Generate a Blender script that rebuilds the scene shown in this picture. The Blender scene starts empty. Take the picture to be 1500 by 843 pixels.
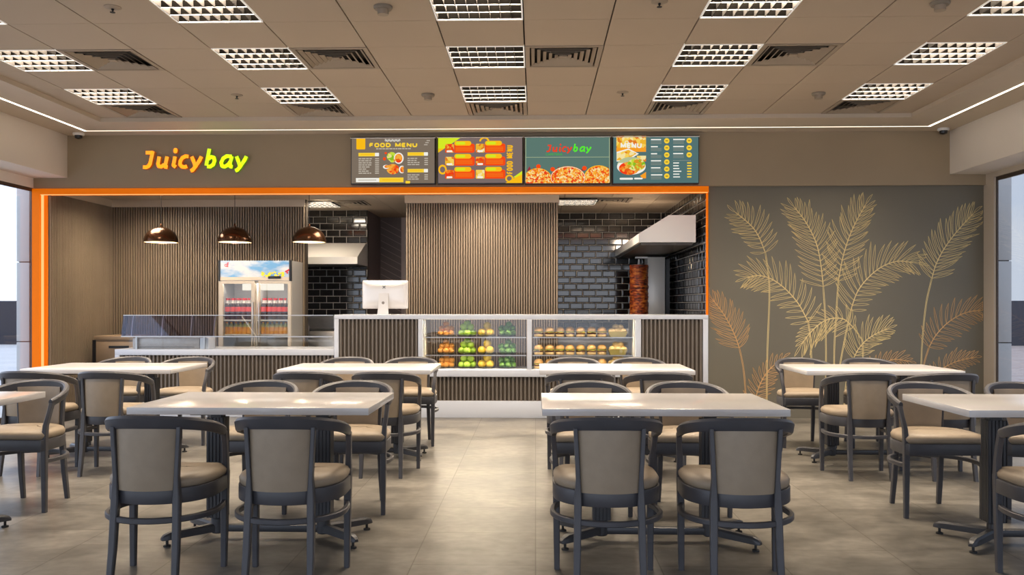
import bpy, bmesh, math, random
from mathutils import Vector, Matrix
random.seed(7)
R = math.radians
SC = bpy.context.scene
COL = SC.collection

# ------------------------------------------------------------------ camera
EYE = 1.263                     # lens height above the floor
FPX = 1270.0                    # focal length in pixels of a 1500 px wide frame
YAW = R(1.556)
cam_d = bpy.data.cameras.new('camera'); cam = bpy.data.objects.new('camera', cam_d); COL.objects.link(cam)
cam.location = (0, 0, EYE); cam.rotation_euler = (R(90), 0, YAW)
cam_d.sensor_width = 36; cam_d.lens = FPX/1500*36; cam_d.shift_y = 25.5/1500; cam_d.clip_end = 400; cam_d.clip_start = .05
SC.camera = cam

# ------------------------------------------------------------------ world, exposure
SC.view_settings.view_transform = 'Standard'; SC.view_settings.look = 'None'
SC.view_settings.gamma = 1; SC.view_settings.use_curve_mapping = False
SC.view_settings.exposure = 0.0
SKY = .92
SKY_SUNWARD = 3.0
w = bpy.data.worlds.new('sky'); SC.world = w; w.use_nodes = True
nt = w.node_tree; nt.nodes.clear()
o_ = nt.nodes.new('ShaderNodeOutputWorld'); bg = nt.nodes.new('ShaderNodeBackground')
tc = nt.nodes.new('ShaderNodeTexCoord'); sep = nt.nodes.new('ShaderNodeSeparateXYZ'); rmp = nt.nodes.new('ShaderNodeValToRGB')
nz = nt.nodes.new('ShaderNodeTexNoise'); nz.inputs['Scale'].default_value = 2.2; nz.inputs['Detail'].default_value = 5
mp = nt.nodes.new('ShaderNodeMapping'); mp.inputs['Scale'].default_value = (1, 1, 4)
mx = nt.nodes.new('ShaderNodeMix'); mx.data_type = 'RGBA'; mx.inputs[7].default_value = (.93, .95, 1, 1)
mr = nt.nodes.new('ShaderNodeMapRange'); mr.inputs['From Min'].default_value = .42; mr.inputs['From Max'].default_value = .68
L = nt.links.new
L(tc.outputs['Generated'], sep.inputs[0]); L(sep.outputs['Z'], rmp.inputs[0])
L(tc.outputs['Generated'], mp.inputs[0]); L(mp.outputs[0], nz.inputs['Vector']); L(nz.outputs[0], mr.inputs[0])
rmp.color_ramp.elements[0].position = 0.0; rmp.color_ramp.elements[0].color = (.80, .87, 1.0, 1)
rmp.color_ramp.elements[1].position = .5; rmp.color_ramp.elements[1].color = (.50, .66, .98, 1)
L(rmp.outputs[0], mx.inputs[6]); L(mr.outputs[0], mx.inputs[0]); L(mx.outputs[2], bg.inputs[0])
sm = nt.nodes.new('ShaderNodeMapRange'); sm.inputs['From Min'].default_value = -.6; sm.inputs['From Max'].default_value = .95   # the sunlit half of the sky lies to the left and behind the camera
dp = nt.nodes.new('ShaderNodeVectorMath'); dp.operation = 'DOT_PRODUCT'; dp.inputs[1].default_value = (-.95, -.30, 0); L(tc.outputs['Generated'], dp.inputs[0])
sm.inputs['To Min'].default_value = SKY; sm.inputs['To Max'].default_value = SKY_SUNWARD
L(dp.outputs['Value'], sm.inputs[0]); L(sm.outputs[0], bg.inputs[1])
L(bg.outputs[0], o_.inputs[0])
cy = SC.cycles
cy.use_denoising = True
cy.max_bounces = 8; cy.diffuse_bounces = 4; cy.glossy_bounces = 4; cy.transparent_max_bounces = 16; cy.transmission_bounces = 6
cy.sample_clamp_indirect = 6; cy.caustics_reflective = False; cy.caustics_refractive = False

# light levels (W) of the lamps the place has
W_LOUVRE = 88.0       # each louvred ceiling luminaire
W_KITCHEN = 52.0      # kitchen ceiling luminaires
W_NICHE = 11.0
W_PENDANT = 9.0
WARM = (1.0, .83, .64)

# ------------------------------------------------------------------ reading positions off the survey
cY, sY = math.cos(YAW), math.sin(YAW)
def ray(u, v):
    a = (u-750)/FPX; b = (447-v)/FPX
    return Vector((-sY+a*cY, cY+a*sY, b))
def onY(u, v, Y):               # point of the sight line (u, v) on the plane y = Y
    d = ray(u, v); t = Y/d.y
    return Vector((d.x*t, Y, EYE+d.z*t))
def onZ(u, v, Z):               # ... on the plane z = Z
    d = ray(u, v); t = (Z-EYE)/d.z
    return Vector((d.x*t, d.y*t, Z))
def pX(u, Y): return onY(u, 447, Y).x
def pZ(v, Y, u=785): return onY(u, v, Y).z

# ------------------------------------------------------------------ materials
def nodes(name):
    m = bpy.data.materials.new(name); m.use_nodes = True
    return m, m.node_tree, m.node_tree.nodes['Principled BSDF']
def mat(name, col, rough=.5, metal=0, spec=.5, emit=None, est=0, var=0, vscale=6, bump=0, bscale=60, coat=0):
    m, t, b = nodes(name)
    b.inputs['Base Color'].default_value = (*col, 1); b.inputs['Roughness'].default_value = rough
    b.inputs['Metallic'].default_value = metal; b.inputs['Specular IOR Level'].default_value = spec
    if coat: b.inputs['Coat Weight'].default_value = coat; b.inputs['Coat Roughness'].default_value = .06
    if emit: b.inputs['Emission Color'].default_value = (*emit, 1); b.inputs['Emission Strength'].default_value = est
    g = t.nodes.new('ShaderNodeTexCoord')
    if var:
        n = t.nodes.new('ShaderNodeTexNoise'); n.inputs['Scale'].default_value = vscale; n.inputs['Detail'].default_value = 6
        t.links.new(g.outputs['Object'], n.inputs['Vector'])
        r = t.nodes.new('ShaderNodeValToRGB')
        r.color_ramp.elements[0].position = .3; r.color_ramp.elements[0].color = (*[c*(1-var) for c in col], 1)
        r.color_ramp.elements[1].position = .7; r.color_ramp.elements[1].color = (*[min(1, c*(1+var)) for c in col], 1)
        t.links.new(n.outputs[0], r.inputs[0]); t.links.new(r.outputs[0], b.inputs['Base Color'])
    if bump:
        n = t.nodes.new('ShaderNodeTexNoise'); n.inputs['Scale'].default_value = bscale; n.inputs['Detail'].default_value = 4
        t.links.new(g.outputs['Object'], n.inputs['Vector'])
        bp = t.nodes.new('ShaderNodeBump'); bp.inputs['Strength'].default_value = bump; bp.inputs['Distance'].default_value = .004
        t.links.new(n.outputs[0], bp.inputs['Height']); t.links.new(bp.outputs[0], b.inputs['Normal'])
    return m
def glow(name, col, st):
    m = bpy.data.materials.new(name); m.use_nodes = True; t = m.node_tree; t.nodes.clear()
    e = t.nodes.new('ShaderNodeEmission'); o = t.nodes.new('ShaderNodeOutputMaterial')
    e.inputs[0].default_value = (*col, 1); e.inputs[1].default_value = st; t.links.new(e.outputs[0], o.inputs[0]); return m
def glass(name, tint=(1, 1, 1), refl=.0, rough=.0):
    m = bpy.data.materials.new(name); m.use_nodes = True; t = m.node_tree; t.nodes.clear()
    tr = t.nodes.new('ShaderNodeBsdfTransparent'); tr.inputs[0].default_value = (*tint, 1)
    gl = t.nodes.new('ShaderNodeBsdfGlossy'); gl.inputs['Roughness'].default_value = rough
    fr = t.nodes.new('ShaderNodeFresnel'); fr.inputs[0].default_value = 1.5
    ge = t.nodes.new('ShaderNodeNewGeometry'); ir = t.nodes.new('ShaderNodeMapRange')
    ir.inputs['To Min'].default_value = 1.5; ir.inputs['To Max'].default_value = 1/1.5
    t.links.new(ge.outputs['Backfacing'], ir.inputs[0]); t.links.new(ir.outputs[0], fr.inputs[0])
    ad = t.nodes.new('ShaderNodeMath'); ad.operation = 'ADD'; ad.inputs[1].default_value = refl; ad.use_clamp = True
    mi = t.nodes.new('ShaderNodeMixShader'); o = t.nodes.new('ShaderNodeOutputMaterial')
    t.links.new(fr.outputs[0], ad.inputs[0]); t.links.new(ad.outputs[0], mi.inputs[0])
    t.links.new(tr.outputs[0], mi.inputs[1]); t.links.new(gl.outputs[0], mi.inputs[2]); t.links.new(mi.outputs[0], o.inputs[0])
    return m
def food(name, cols, scale, est):   # a picture of food on a lit screen
    m = bpy.data.materials.new(name); m.use_nodes = True; t = m.node_tree; t.nodes.clear()
    e = t.nodes.new('ShaderNodeEmission'); o = t.nodes.new('ShaderNodeOutputMaterial'); g = t.nodes.new('ShaderNodeTexCoord')
    n = t.nodes.new('ShaderNodeTexNoise'); n.inputs['Scale'].default_value = scale; n.inputs['Detail'].default_value = 3
    v = t.nodes.new('ShaderNodeTexVoronoi'); v.inputs['Scale'].default_value = scale*1.5
    a = t.nodes.new('ShaderNodeVectorMath'); a.operation = 'MULTIPLY_ADD'; a.inputs[1].default_value = (.05,)*3
    t.links.new(g.outputs['Object'], n.inputs['Vector']); t.links.new(n.outputs['Color'], a.inputs[0]); t.links.new(g.outputs['Object'], a.inputs[2])
    t.links.new(a.outputs[0], v.inputs['Vector'])
    s = t.nodes.new('ShaderNodeSeparateColor'); t.links.new(v.outputs['Color'], s.inputs[0])
    r = t.nodes.new('ShaderNodeValToRGB'); r.color_ramp.interpolation = 'CONSTANT'
    k = len(cols)
    while len(r.color_ramp.elements) < k: r.color_ramp.elements.new(.5)
    for i, c in enumerate(cols):
        r.color_ramp.elements[i].position = i/k; r.color_ramp.elements[i].color = (*c, 1)
    t.links.new(s.outputs[0], r.inputs[0]); t.links.new(r.outputs[0], e.inputs[0]); e.inputs[1].default_value = est
    t.links.new(e.outputs[0], o.inputs[0]); return m

M = {}
M['chairwood'] = mat('chair_wood', (.060, .060, .069), .42, var=.12, vscale=9)
M['tan'] = mat('tan_upholstery', (.305, .243, .174), .5, var=.07, vscale=14, bump=.12, bscale=180)
M['tabletop'] = mat('polished_tabletop', (.62, .605, .60), .18, var=.015, vscale=3)
M['pedestal'] = mat('pedestal_steel', (.055, .056, .062), .38, metal=.3)
M['rubber'] = mat('rubber', (.02, .02, .02), .7)
M['fascia'] = mat('taupe_fascia', (.34, .263, .170), .62, var=.03, vscale=2)
M['mural'] = mat('olive_grey_wall', (.155, .140, .105), .6, var=.04, vscale=1.5)
M['slat'] = mat('taupe_slats', (.27, .21, .152), .45, var=.06, vscale=5)
M['slatgap'] = mat('slat_backing', (.055, .041, .029), .8)
M['slatc'] = mat('counter_slats', (.165, .140, .118), .42, var=.06, vscale=5)
M['cream'] = mat('cream_plaster', (.88, .82, .74), .7, var=.02, vscale=2)
M['soffit'] = mat('soffit_paint', (.60, .51, .40), .6, var=.02, vscale=2)
M['ctile'] = mat('ceiling_tile', (.50, .405, .30), .75, var=.03, vscale=1.2)
M['plenum'] = mat('ceiling_void', (.03, .024, .018), .9)
M['white'] = mat('white_solid_surface', (.60, .635, .71), .22, var=.01, vscale=3)
M['whitepl'] = mat('white_plastic', (.82, .80, .77), .4)
M['steel'] = mat('brushed_steel', (.56, .54, .52), .32, metal=1, var=.05, vscale=30)
M['darkmetal'] = mat('dark_metal', (.03, .03, .032), .4, metal=.6)
M['black'] = mat('black_plastic', (.012, .012, .013), .35)
M['orange'] = mat('orange_lightbox', (.70, .15, .0), .5, spec=.15, emit=(1, .20, .0), est=.36)
M['orangeled'] = glow('orange_led', (1, .40, .14), 1.6)
M['led'] = glow('warm_led', (1, .86, .66), 1.9)
M['ledside'] = glow('warm_led_bright', (1, .88, .72), 6.0)
M['wellsteel'] = mat('food_well_steel', (.40, .36, .33), .42, metal=.9, var=.08, vscale=20)
M['grout'] = mat('tile_grout', (.46, .42, .38), .7)
M['tile'] = mat('black_glazed_tile', (.014, .014, .015), .09, spec=1.0)
M['darkpanel'] = mat('dark_wall_panel', (.17, .135, .135), .55)
M['darkline'] = mat('panel_groove_strip', (.34, .28, .25), .5)
M['gold'] = mat('gold_line', (.74, .60, .30), .45)
M['coppergold'] = mat('copper_gold_line', (.62, .38, .17), .45)
M['glass'] = glass('clear_glass', (.96, .97, .97))
M['winglass'] = glass('window_glass', (.93, .95, .97))
M['caseglass'] = glass('case_glass', (.95, .96, .97))
M['shelfglass'] = glass('shelf_glass', (.72, .72, .70), .05)
M['bronze'] = mat('bronze_shade', (.075, .034, .016), .22, metal=.75)
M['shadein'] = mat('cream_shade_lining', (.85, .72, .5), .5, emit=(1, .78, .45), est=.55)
M['bulb'] = glow('bulb', (1, .80, .5), 4)
M['vent'] = mat('vent_grille', (.36, .29, .215), .5)
M['reflector'] = mat('louvre_dark_blade', (.0025, .0023, .002), .6, spec=.0)
M['blade'] = mat('louvre_blade', (.045, .042, .040), .5, spec=.05)
M['glowlip'] = mat('glowing_louvre_lip', (.8, .78, .74), .4, emit=(1, .93, .84), est=.40)  # emission put into the material so lips and frames look lit
M['louvre'] = mat('louvre_white', (.88, .86, .82), .35)
M['woodcab'] = mat('light_brown_laminate', (.33, .235, .15), .5, var=.06, vscale=4)

# ------------------------------------------------------------------ mesh builder
class MB:
    def __init__(s): s.v = []; s.f = []; s.m = []; s.k = 0
    def use(s, k): s.k = k; return s
    def add(s, vs, fs):
        b = len(s.v); s.v += [tuple(p) for p in vs]
        for f in fs: s.f.append([b+i for i in f]); s.m.append(s.k)
        return s
    def box(s, x0, x1, y0, y1, z0, z1):
        if x0 > x1: x0, x1 = x1, x0
        if y0 > y1: y0, y1 = y1, y0
        if z0 > z1: z0, z1 = z1, z0
        return s.add([(x0,y0,z0),(x1,y0,z0),(x1,y1,z0),(x0,y1,z0),(x0,y0,z1),(x1,y0,z1),(x1,y1,z1),(x0,y1,z1)],
              [(0,3,2,1),(4,5,6,7),(0,1,5,4),(1,2,6,5),(2,3,7,6),(3,0,4,7)])
    def quad(s, a, b, c, d): return s.add([a,b,c,d], [(0,1,2,3)])
    def loft(s, rings, cap0=True, cap1=True, close=True):
        n = len(rings[0]); vs = [p for r in rings for p in r]; fs = []
        for i in range(len(rings)-1):
            for j in range(n if close else n-1):
                k = (j+1) % n
                fs.append((i*n+j, i*n+k, (i+1)*n+k, (i+1)*n+j))
        if cap0: fs.append(tuple(reversed(range(n))))
        if cap1: fs.append(tuple(range((len(rings)-1)*n, len(rings)*n)))
        return s.add(vs, fs)
    def lathe(s, prof, c=(0,0,0), n=20, cap0=False, cap1=False):
        rings = [[(c[0]+r*math.cos(2*math.pi*j/n), c[1]+r*math.sin(2*math.pi*j/n), c[2]+z) for j in range(n)] for r, z in prof]
        return s.loft(rings, cap0, cap1)
    def prism(s, pts, a, b, axis='y'):     # polygon in the plane across axis, swept from a to b
        def q(p, t):
            return (p[0], t, p[1]) if axis == 'y' else ((t, p[0], p[1]) if axis == 'x' else (p[0], p[1], t))
        n = len(pts)
        return s.loft([[q(p, a) for p in pts], [q(p, b) for p in pts]])
    def tube(s, pts, r, n=8, cap=True):
        pts = [Vector(p) for p in pts]; rings = []
        rr = r if isinstance(r, (list, tuple)) else [r]*len(pts)
        up = None
        for i, p in enumerate(pts):
            t = (pts[min(i+1, len(pts)-1)]-pts[max(i-1, 0)]).normalized()
            if up is None:
                up = Vector((0,0,1)) if abs(t.z) < .9 else Vector((1,0,0))
            sx = t.cross(up).normalized(); up = sx.cross(t).normalized()
            rings.append([p+sx*rr[i]*math.cos(2*math.pi*j/n)+up*rr[i]*math.sin(2*math.pi*j/n) for j in range(n)])
        return s.loft(rings, cap, cap)
    def bar(s, p0, p1, w0, w1, d0, d1, ch=.25):   # tapered leg, chamfered section, w along x, d along y
        rings = []
        for p, ww, d in ((p0, w0, d0), (p1, w1, d1)):
            rings.append(rect_ring(p, ww, d, ch))
        return s.loft(rings)
    def build(s, name, mats, parent=None, smooth=35, bevel=0, seg=2, at=None):
        me = bpy.data.meshes.new(name)
        off = Vector(at) if at is not None else Vector((0,0,0))
        me.from_pydata([tuple(Vector(p)-off) for p in s.v], [], s.f)
        if not isinstance(mats, (list, tuple)): mats = [mats]
        for m in mats: me.materials.append(m)
        me.polygons.foreach_set('material_index', s.m)
        bm = bmesh.new(); bm.from_mesh(me)
        bmesh.ops.recalc_face_normals(bm, faces=bm.faces)
        if bevel:
            es = [e for e in bm.edges if len(e.link_faces) == 2 and e.calc_face_angle(0) > R(30)]
            bmesh.ops.bevel(bm, geom=es, offset=bevel, segments=seg, affect='EDGES', profile=.5, clamp_overlap=True)
        bm.to_mesh(me); bm.free()
        if smooth:
            me.polygons.foreach_set('use_smooth', [True]*len(me.polygons)); me.set_sharp_from_angle(angle=R(smooth))
        me.update()
        o = bpy.data.objects.new(name, me); COL.objects.link(o); o.location = off
        if parent: o.parent = parent
        return o
def rect_ring(p, w, d, ch=.25):
    x, y, z = p; a = w/2; b = d/2; c = ch*min(a, b)
    return [(x-a+c,y-b,z),(x+a-c,y-b,z),(x+a,y-b+c,z),(x+a,y+b-c,z),(x+a-c,y+b,z),(x-a+c,y+b,z),(x-a,y+b-c,z),(x-a,y-b+c,z)]
def tag(o, label, cat, group=None):
    o['label'] = label; o['category'] = cat
    if group: o['group'] = group
    return o
def thing(name, label, cat, loc=(0,0,0), rz=0, group=None):
    o = bpy.data.objects.new(name, None); COL.objects.link(o); o.location = loc; o.rotation_euler = (0,0,rz)
    o.empty_display_size = .1
    return tag(o, label, cat, group)
def struct(o, label=None):
    o['kind'] = 'structure'
    if label: o['label'] = label
    return o
def copy_tree(o, parent=None):
    c = o.copy(); COL.objects.link(c)
    if parent: c.parent = parent
    for ch in o.children: copy_tree(ch, c)
    return c
def lamp(name, kind, loc, power, col=WARM, parent=None, rot=(0,0,0), **kw):
    d = bpy.data.lights.new(name, kind); d.energy = power; d.color = col
    for k, v in kw.items(): setattr(d, k, v)
    o = bpy.data.objects.new(name, d); COL.objects.link(o); o.location = loc; o.rotation_euler = rot
    if parent: o.parent = parent
    return o
_tc = {}
def text_polys(s, bold=.0, shear=0):
    key = (s, bold, shear)
    if key in _tc: return _tc[key]
    c = bpy.data.curves.new('t', 'FONT'); c.body = s; c.offset = bold; c.shear = shear; c.resolution_u = 4
    o = bpy.data.objects.new('t', c); COL.objects.link(o)
    bpy.context.view_layer.update()
    me = bpy.data.meshes.new_from_object(o.evaluated_get(bpy.context.evaluated_depsgraph_get()))
    vs = [(v.co.x, v.co.y) for v in me.vertices]; fs = [tuple(p.vertices) for p in me.polygons]
    bpy.data.objects.remove(o); bpy.data.curves.remove(c); bpy.data.meshes.remove(me)
    x0 = min(p[0] for p in vs); x1 = max(p[0] for p in vs); y0 = min(p[1] for p in vs); y1 = max(p[1] for p in vs)
    vs = [((p[0]-x0)/(x1-x0), (p[1]-y0)/(y1-y0)) for p in vs]
    _tc[key] = (vs, fs); return vs, fs
def put_text(mb, s, x0, x1, z0, z1, y, depth=0, bold=.0, shear=0, vertical=False):   # lettering on a plane facing -y
    vs, fs = text_polys(s, bold, shear)
    if vertical: P = [(x1-(x1-x0)*b, z0+(z1-z0)*a) for a, b in vs]
    else: P = [(x0+(x1-x0)*a, z0+(z1-z0)*b) for a, b in vs]
    n = len(P)
    mb.add([(p[0], y, p[1]) for p in P], fs)
    if depth:
        mb.add([(p[0], y+depth, p[1]) for p in P], [tuple(reversed(f)) for f in fs])
        cnt = {}
        for f in fs:
            for i in range(len(f)):
                e = (f[i], f[(i+1) % len(f)]); cnt[tuple(sorted(e))] = cnt.get(tuple(sorted(e)), 0)+1
        b = len(mb.v)-2*n
        for f in fs:
            for i in range(len(f)):
                e = (f[i], f[(i+1) % len(f)])
                if cnt[tuple(sorted(e))] == 1:
                    mb.f.append([b+e[0], b+n+e[0], b+n+e[1], b+e[1]]); mb.m.append(mb.k)

# heavy drawn lettering: every glyph is a set of centre lines given a width
GL = {
 'F': [[(0,0),(0,1)],[(0,1),(1,1)],[(0,.52),(.85,.52)]],
 'E': [[(0,0),(0,1)],[(0,1),(1,1)],[(0,.5),(.9,.5)],[(0,0),(1,0)]],
 'O': [[(.5+.5*math.copysign(abs(math.cos(k*math.pi/10))**.75, math.cos(k*math.pi/10)), .5+.5*math.copysign(abs(math.sin(k*math.pi/10))**.75, math.sin(k*math.pi/10))) for k in range(21)]],
 'D': [[(0,0),(0,1),(.5,1),(.82,.90),(1,.66),(1,.34),(.82,.10),(.5,0),(0,0)]],
 'M': [[(0,0),(0,1),(.5,.18),(1,1),(1,0)]],
 'N': [[(0,0),(0,1),(1,0),(1,1)]],
 'U': [[(0,1),(0,.35),(.1,.1),(.32,0),(.68,0),(.9,.1),(1,.35),(1,1)]],
}
def stroke(mb, pts, wd, y, depth=0, round_ends=False):     # pts in world (x, z)
    h = wd/2
    def face(poly):
        if depth:
            n = len(poly); k0 = mb.k
            mb.add([(p[0], y, p[1]) for p in poly], [tuple(range(n))])
            mb.k = 1; b = len(mb.v); mb.v += [(p[0], y, p[1]) for p in poly]+[(p[0], y+depth, p[1]) for p in poly]
            for i in range(n):
                j = (i+1) % n; mb.f.append([b+i, b+j, b+n+j, b+n+i]); mb.m.append(1)
            mb.k = k0
        else: mb.add([(p[0], y, p[1]) for p in poly], [tuple(range(len(poly)))])
    for i in range(len(pts)-1):
        a, b2 = Vector(pts[i]), Vector(pts[i+1]); d = (b2-a)
        if d.length < 1e-6: continue
        d.normalize(); n = Vector((-d.y, d.x))*h
        face([a+n, a-n, b2-n, b2+n])
    for i, p in enumerate(pts):
        if 0 < i < len(pts)-1 or round_ends:
            face([Vector(p)+Vector((h*math.cos(k*math.pi/6), h*math.sin(k*math.pi/6))) for k in range(12)])
def word(mb, s, x0, x1, z0, z1, y, wt, gap=.20, vertical=False):
    L_ = (z1-z0) if vertical else (x1-x0); H_ = (x1-x0) if vertical else (z1-z0)
    wds = [{'M': 1.2, 'F': .82, 'E': .82}.get(c, 1.0) if c != ' ' else .45 for c in s]
    n = len(s); w_ = wt*H_
    unit = (L_-w_*n)/(sum(wds)+gap*(n-1))
    p = 0
    for c, q in zip(s, wds):
        for line in GL.get(c, []):
            P = [(p+w_/2+a*q*unit, w_/2+b*(H_-w_)) for a, b in line]
            stroke(mb, [((x1-v, z0+u) if vertical else (x0+u, z0+v)) for u, v in P], w_, y)
        p += w_+unit*(q+gap)
# the shop's name, centre lines read off the sign (zoomed pixels)
NAME = {
 'J': [[(478,247),(536,247)],[(536,235),(512,340),(500,358),(480,366),(455,364)]],
 'u': [[(588,279),(577,338),(584,358),(604,362),(628,342)],[(652,279),(634,362),(656,366)]],
 'i': [[(716,279),(702,350),(722,366)]],
 'c': [[(826,280),(800,278),(775,290),(758,318),(756,345),(772,363),(795,365),(814,359)]],
 'y': [[(850,280),(864,312),(878,356)],[(930,280),(914,312),(880,362),(858,390),(840,397)]],
 'b': [[(994,218),(968,355)],[(984,302),(1006,284),(1029,289),(1036,315),(1025,346),(1000,363),(974,361)]],
 'a': [[(1176,281),(1135,278),(1106,296),(1090,330),(1096,358),(1116,364),(1140,352),(1163,325)],[(1177,279),(1160,340),(1164,362),(1182,366)]],
 'y2': [[(1213,280),(1226,312),(1240,356)],[(1294,280),(1278,312),(1244,362),(1221,390),(1203,397)]],
}

# ================================================================== THE SETTING
YW = 9.67                 # plane of the shop front
ZC = 3.223                # tiled ceiling
ZS = 3.180                # lowered border of the ceiling
YB = 8.956                # back edge of the tiled field
ZK = 2.631                # kitchen ceiling
XL = pX(49, YW)           # left window wall
XR = pX(1444, YW)         # right window wall
YREAR = -3.6
X0G = pX(772.7, YB)       # a joint of the ceiling grid
XCL = pX(147, YB); XCR = pX(1335, YB)
XBL = pX(99, YW); XBR = pX(1391, YW)
ZBL = pZ(261, YW, 99)     # underside of the side bulkheads

# floor -----------------------------------------------------------------
m, t, b = nodes('stone_floor_tiles')
g = t.nodes.new('ShaderNodeTexCoord'); mpn = t.nodes.new('ShaderNodeMapping'); mpn.inputs['Rotation'].default_value = (0, 0, R(90))
br = t.nodes.new('ShaderNodeTexBrick'); br.offset = .5
br.inputs['Scale'].default_value = 1; br.inputs['Brick Width'].default_value = .6; br.inputs['Row Height'].default_value = .6
br.inputs['Mortar Size'].default_value = .0035; br.inputs['Mortar Smooth'].default_value = .3
br.inputs['Color1'].default_value = (.186, .173, .150, 1); br.inputs['Color2'].default_value = (.150, .139, .120, 1); br.inputs['Mortar'].default_value = (.088, .078, .063, 1)
n1 = t.nodes.new('ShaderNodeTexNoise'); n1.inputs['Scale'].default_value = 2.1; n1.inputs['Detail'].default_value = 5; n1.inputs['Roughness'].default_value = .55
n2 = t.nodes.new('ShaderNodeTexNoise'); n2.inputs['Scale'].default_value = 13; n2.inputs['Detail'].default_value = 8
ms = t.nodes.new('ShaderNodeMapping'); ms.inputs['Scale'].default_value = (1.0, 1.35, 1)
r1 = t.nodes.new('ShaderNodeMapRange'); r1.inputs['From Min'].default_value = .22; r1.inputs['From Max'].default_value = .80; r1.inputs['To Min'].default_value = .42; r1.inputs['To Max'].default_value = 1.52
r2 = t.nodes.new('ShaderNodeMapRange'); r2.inputs['From Min'].default_value = .15; r2.inputs['From Max'].default_value = .85; r2.inputs['To Min'].default_value = .66; r2.inputs['To Max'].default_value = 1.32
mu = t.nodes.new('ShaderNodeMath'); mu.operation = 'MULTIPLY'
vm = t.nodes.new('ShaderNodeVectorMath'); vm.operation = 'SCALE'
lk = t.links.new
lk(g.outputs['Object'], mpn.inputs[0]); lk(mpn.outputs[0], br.inputs['Vector'])
lk(g.outputs['Object'], ms.inputs[0]); lk(ms.outputs[0], n1.inputs['Vector']); lk(ms.outputs[0], n2.inputs['Vector'])
lk(n1.outputs[0], r1.inputs[0]); lk(n2.outputs[0], r2.inputs[0]); lk(r1.outputs[0], mu.inputs[0]); lk(r2.outputs[0], mu.inputs[1])
lk(br.outputs['Color'], vm.inputs[0]); lk(mu.outputs[0], vm.inputs['Scale']); lk(vm.outputs[0], b.inputs['Base Color'])
rr = t.nodes.new('ShaderNodeMapRange'); rr.inputs['To Min'].default_value = .24; rr.inputs['To Max'].default_value = .42; b.inputs['Specular IOR Level'].default_value = .30
lk(n1.outputs[0], rr.inputs[0]); lk(rr.outputs[0], b.inputs['Roughness'])
M['floor'] = m
struct(MB().box(XL-.25, XR+.25, YREAR, 14.2, -.12, 0).build('floor', M['floor'], smooth=0))

# tiled ceiling -----------------------------------------------------------
LIGHT_ROWS = (1, 3, 5); LIGHT_COLS = (-7, -4, -1, 2, 5)
lights = [(c, r) for r in LIGHT_ROWS for c in LIGHT_COLS]
vents = [(c, 0) for c in LIGHT_COLS]+[(c, 3) for c in (-6, -3, 0, 3)]
taken = set(lights) | set(vents)
mb = MB()
for c in range(-8, 8):
    for r in range(0, 19):
        if (c, r) in taken: continue
        x0 = X0G+.6*c+.005; x1 = X0G+.6*(c+1)-.005; y1 = YB-.6*r-.002; y0 = YB-.6*(r+1)+.002
        x0 = max(x0, XCL); x1 = min(x1, XCR); y0 = max(y0, YREAR)
        if x1-x0 < .03 or y1-y0 < .03: continue
        mb.box(x0, x1, y0, y1, ZC, ZC+.018)
struct(mb.build('ceiling', M['ctile'], smooth=0))
struct(MB().box(XL-.25, XR+.25, YREAR, YW, ZC+.2, ZC+.3).build('ceiling_slab', M['plenum'], smooth=0))
# lowered border of the ceiling
mb = MB()
mb.box(XL-.2, XR+.2, YB, YW+.05, ZS, ZC+.2)
mb.box(XL-.2, XCL, YREAR, YB, ZS, ZC+.2)
mb.box(XCR, XR+.2, YREAR, YB, ZS, ZC+.2)
struct(mb.build('ceiling_border', M['soffit'], smooth=0))
# bulkheads over the window walls
for nm, xa, xb in (('trim_1', XL-.2, XBL), ('trim_2', XBR, XR+.2)):
    struct(MB().box(xa, xb, YREAR, YW, ZBL, ZS).build(nm, M['cream'], smooth=30, bevel=.004))

# shop front: fascia, mural wall ------------------------------------------
ZF = pZ(273.5, YW)
PXR = pX(1037.5, YW)
mb = MB(); mb.box(XL-.025, XR+.04, YW, YW+.22, ZF, ZS)
struct(mb.build('wall_back', M['fascia'], smooth=0))
mb = MB(); mb.box(PXR+.012, XR, YW+.045, YW+.2, 0, ZF)
struct(mb.build('wall_mural', M['mural'], smooth=0))
# window walls -------------------------------------------------------------
ZH = pZ(276, YW, 47)
M['jamb'] = mat('beige_jamb', (.56, .48, .38), .6)
M['frame'] = mat('brown_window_frame', (.07, .05, .038), .4, metal=.3)
mb = MB()
mb.box(XL-.2, XL, YREAR, YW, ZH, ZBL)
struct(mb.build('wall_left', M['cream'], smooth=0))
JR = .62                                    # the window on the right starts past a beige jamb
mb = MB()
mb.box(XR, XR+.2, YREAR, YW, ZH+.06, ZBL)
struct(mb.build('wall_right', M['jamb'], smooth=0))
def window(nm, x, y0, y1, zt, side):
    f = MB()
    for z0, z1 in ((0, .06), (zt-.04, zt)): f.box(x-.007, x+.007, y0, y1, z0, z1)
    k = 4; step = (y1-y0)/k
    for i in range(k+1):
        yy = y0+step*i; a = .040
        f.box(x-.008, x+.008, max(y0, yy-a/2), min(y1, yy+a/2), .0, zt)
    fo = struct(f.build(nm, M['frame'], smooth=0))
    MB().box(x-.004, x+.004, y0+.02, y1-.02, .05, zt-.04).build('window_pane', M['winglass'], parent=fo, smooth=0)
    return fo
window('window_1', XL-.009, YREAR, YW-.004, ZH, -1)
# jamb: from the back wall forward to where the glazing begins
dj = ray(1456, 447); yj = XR*dj.y/dj.x
struct(MB().box(XR, XR+.045, yj, YW+.2, 0, ZH+.06).build('trim_3', M['jamb'], smooth=0))
window('window_2', XR+.03, YREAR, yj, ZH+.06, 1)

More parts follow.
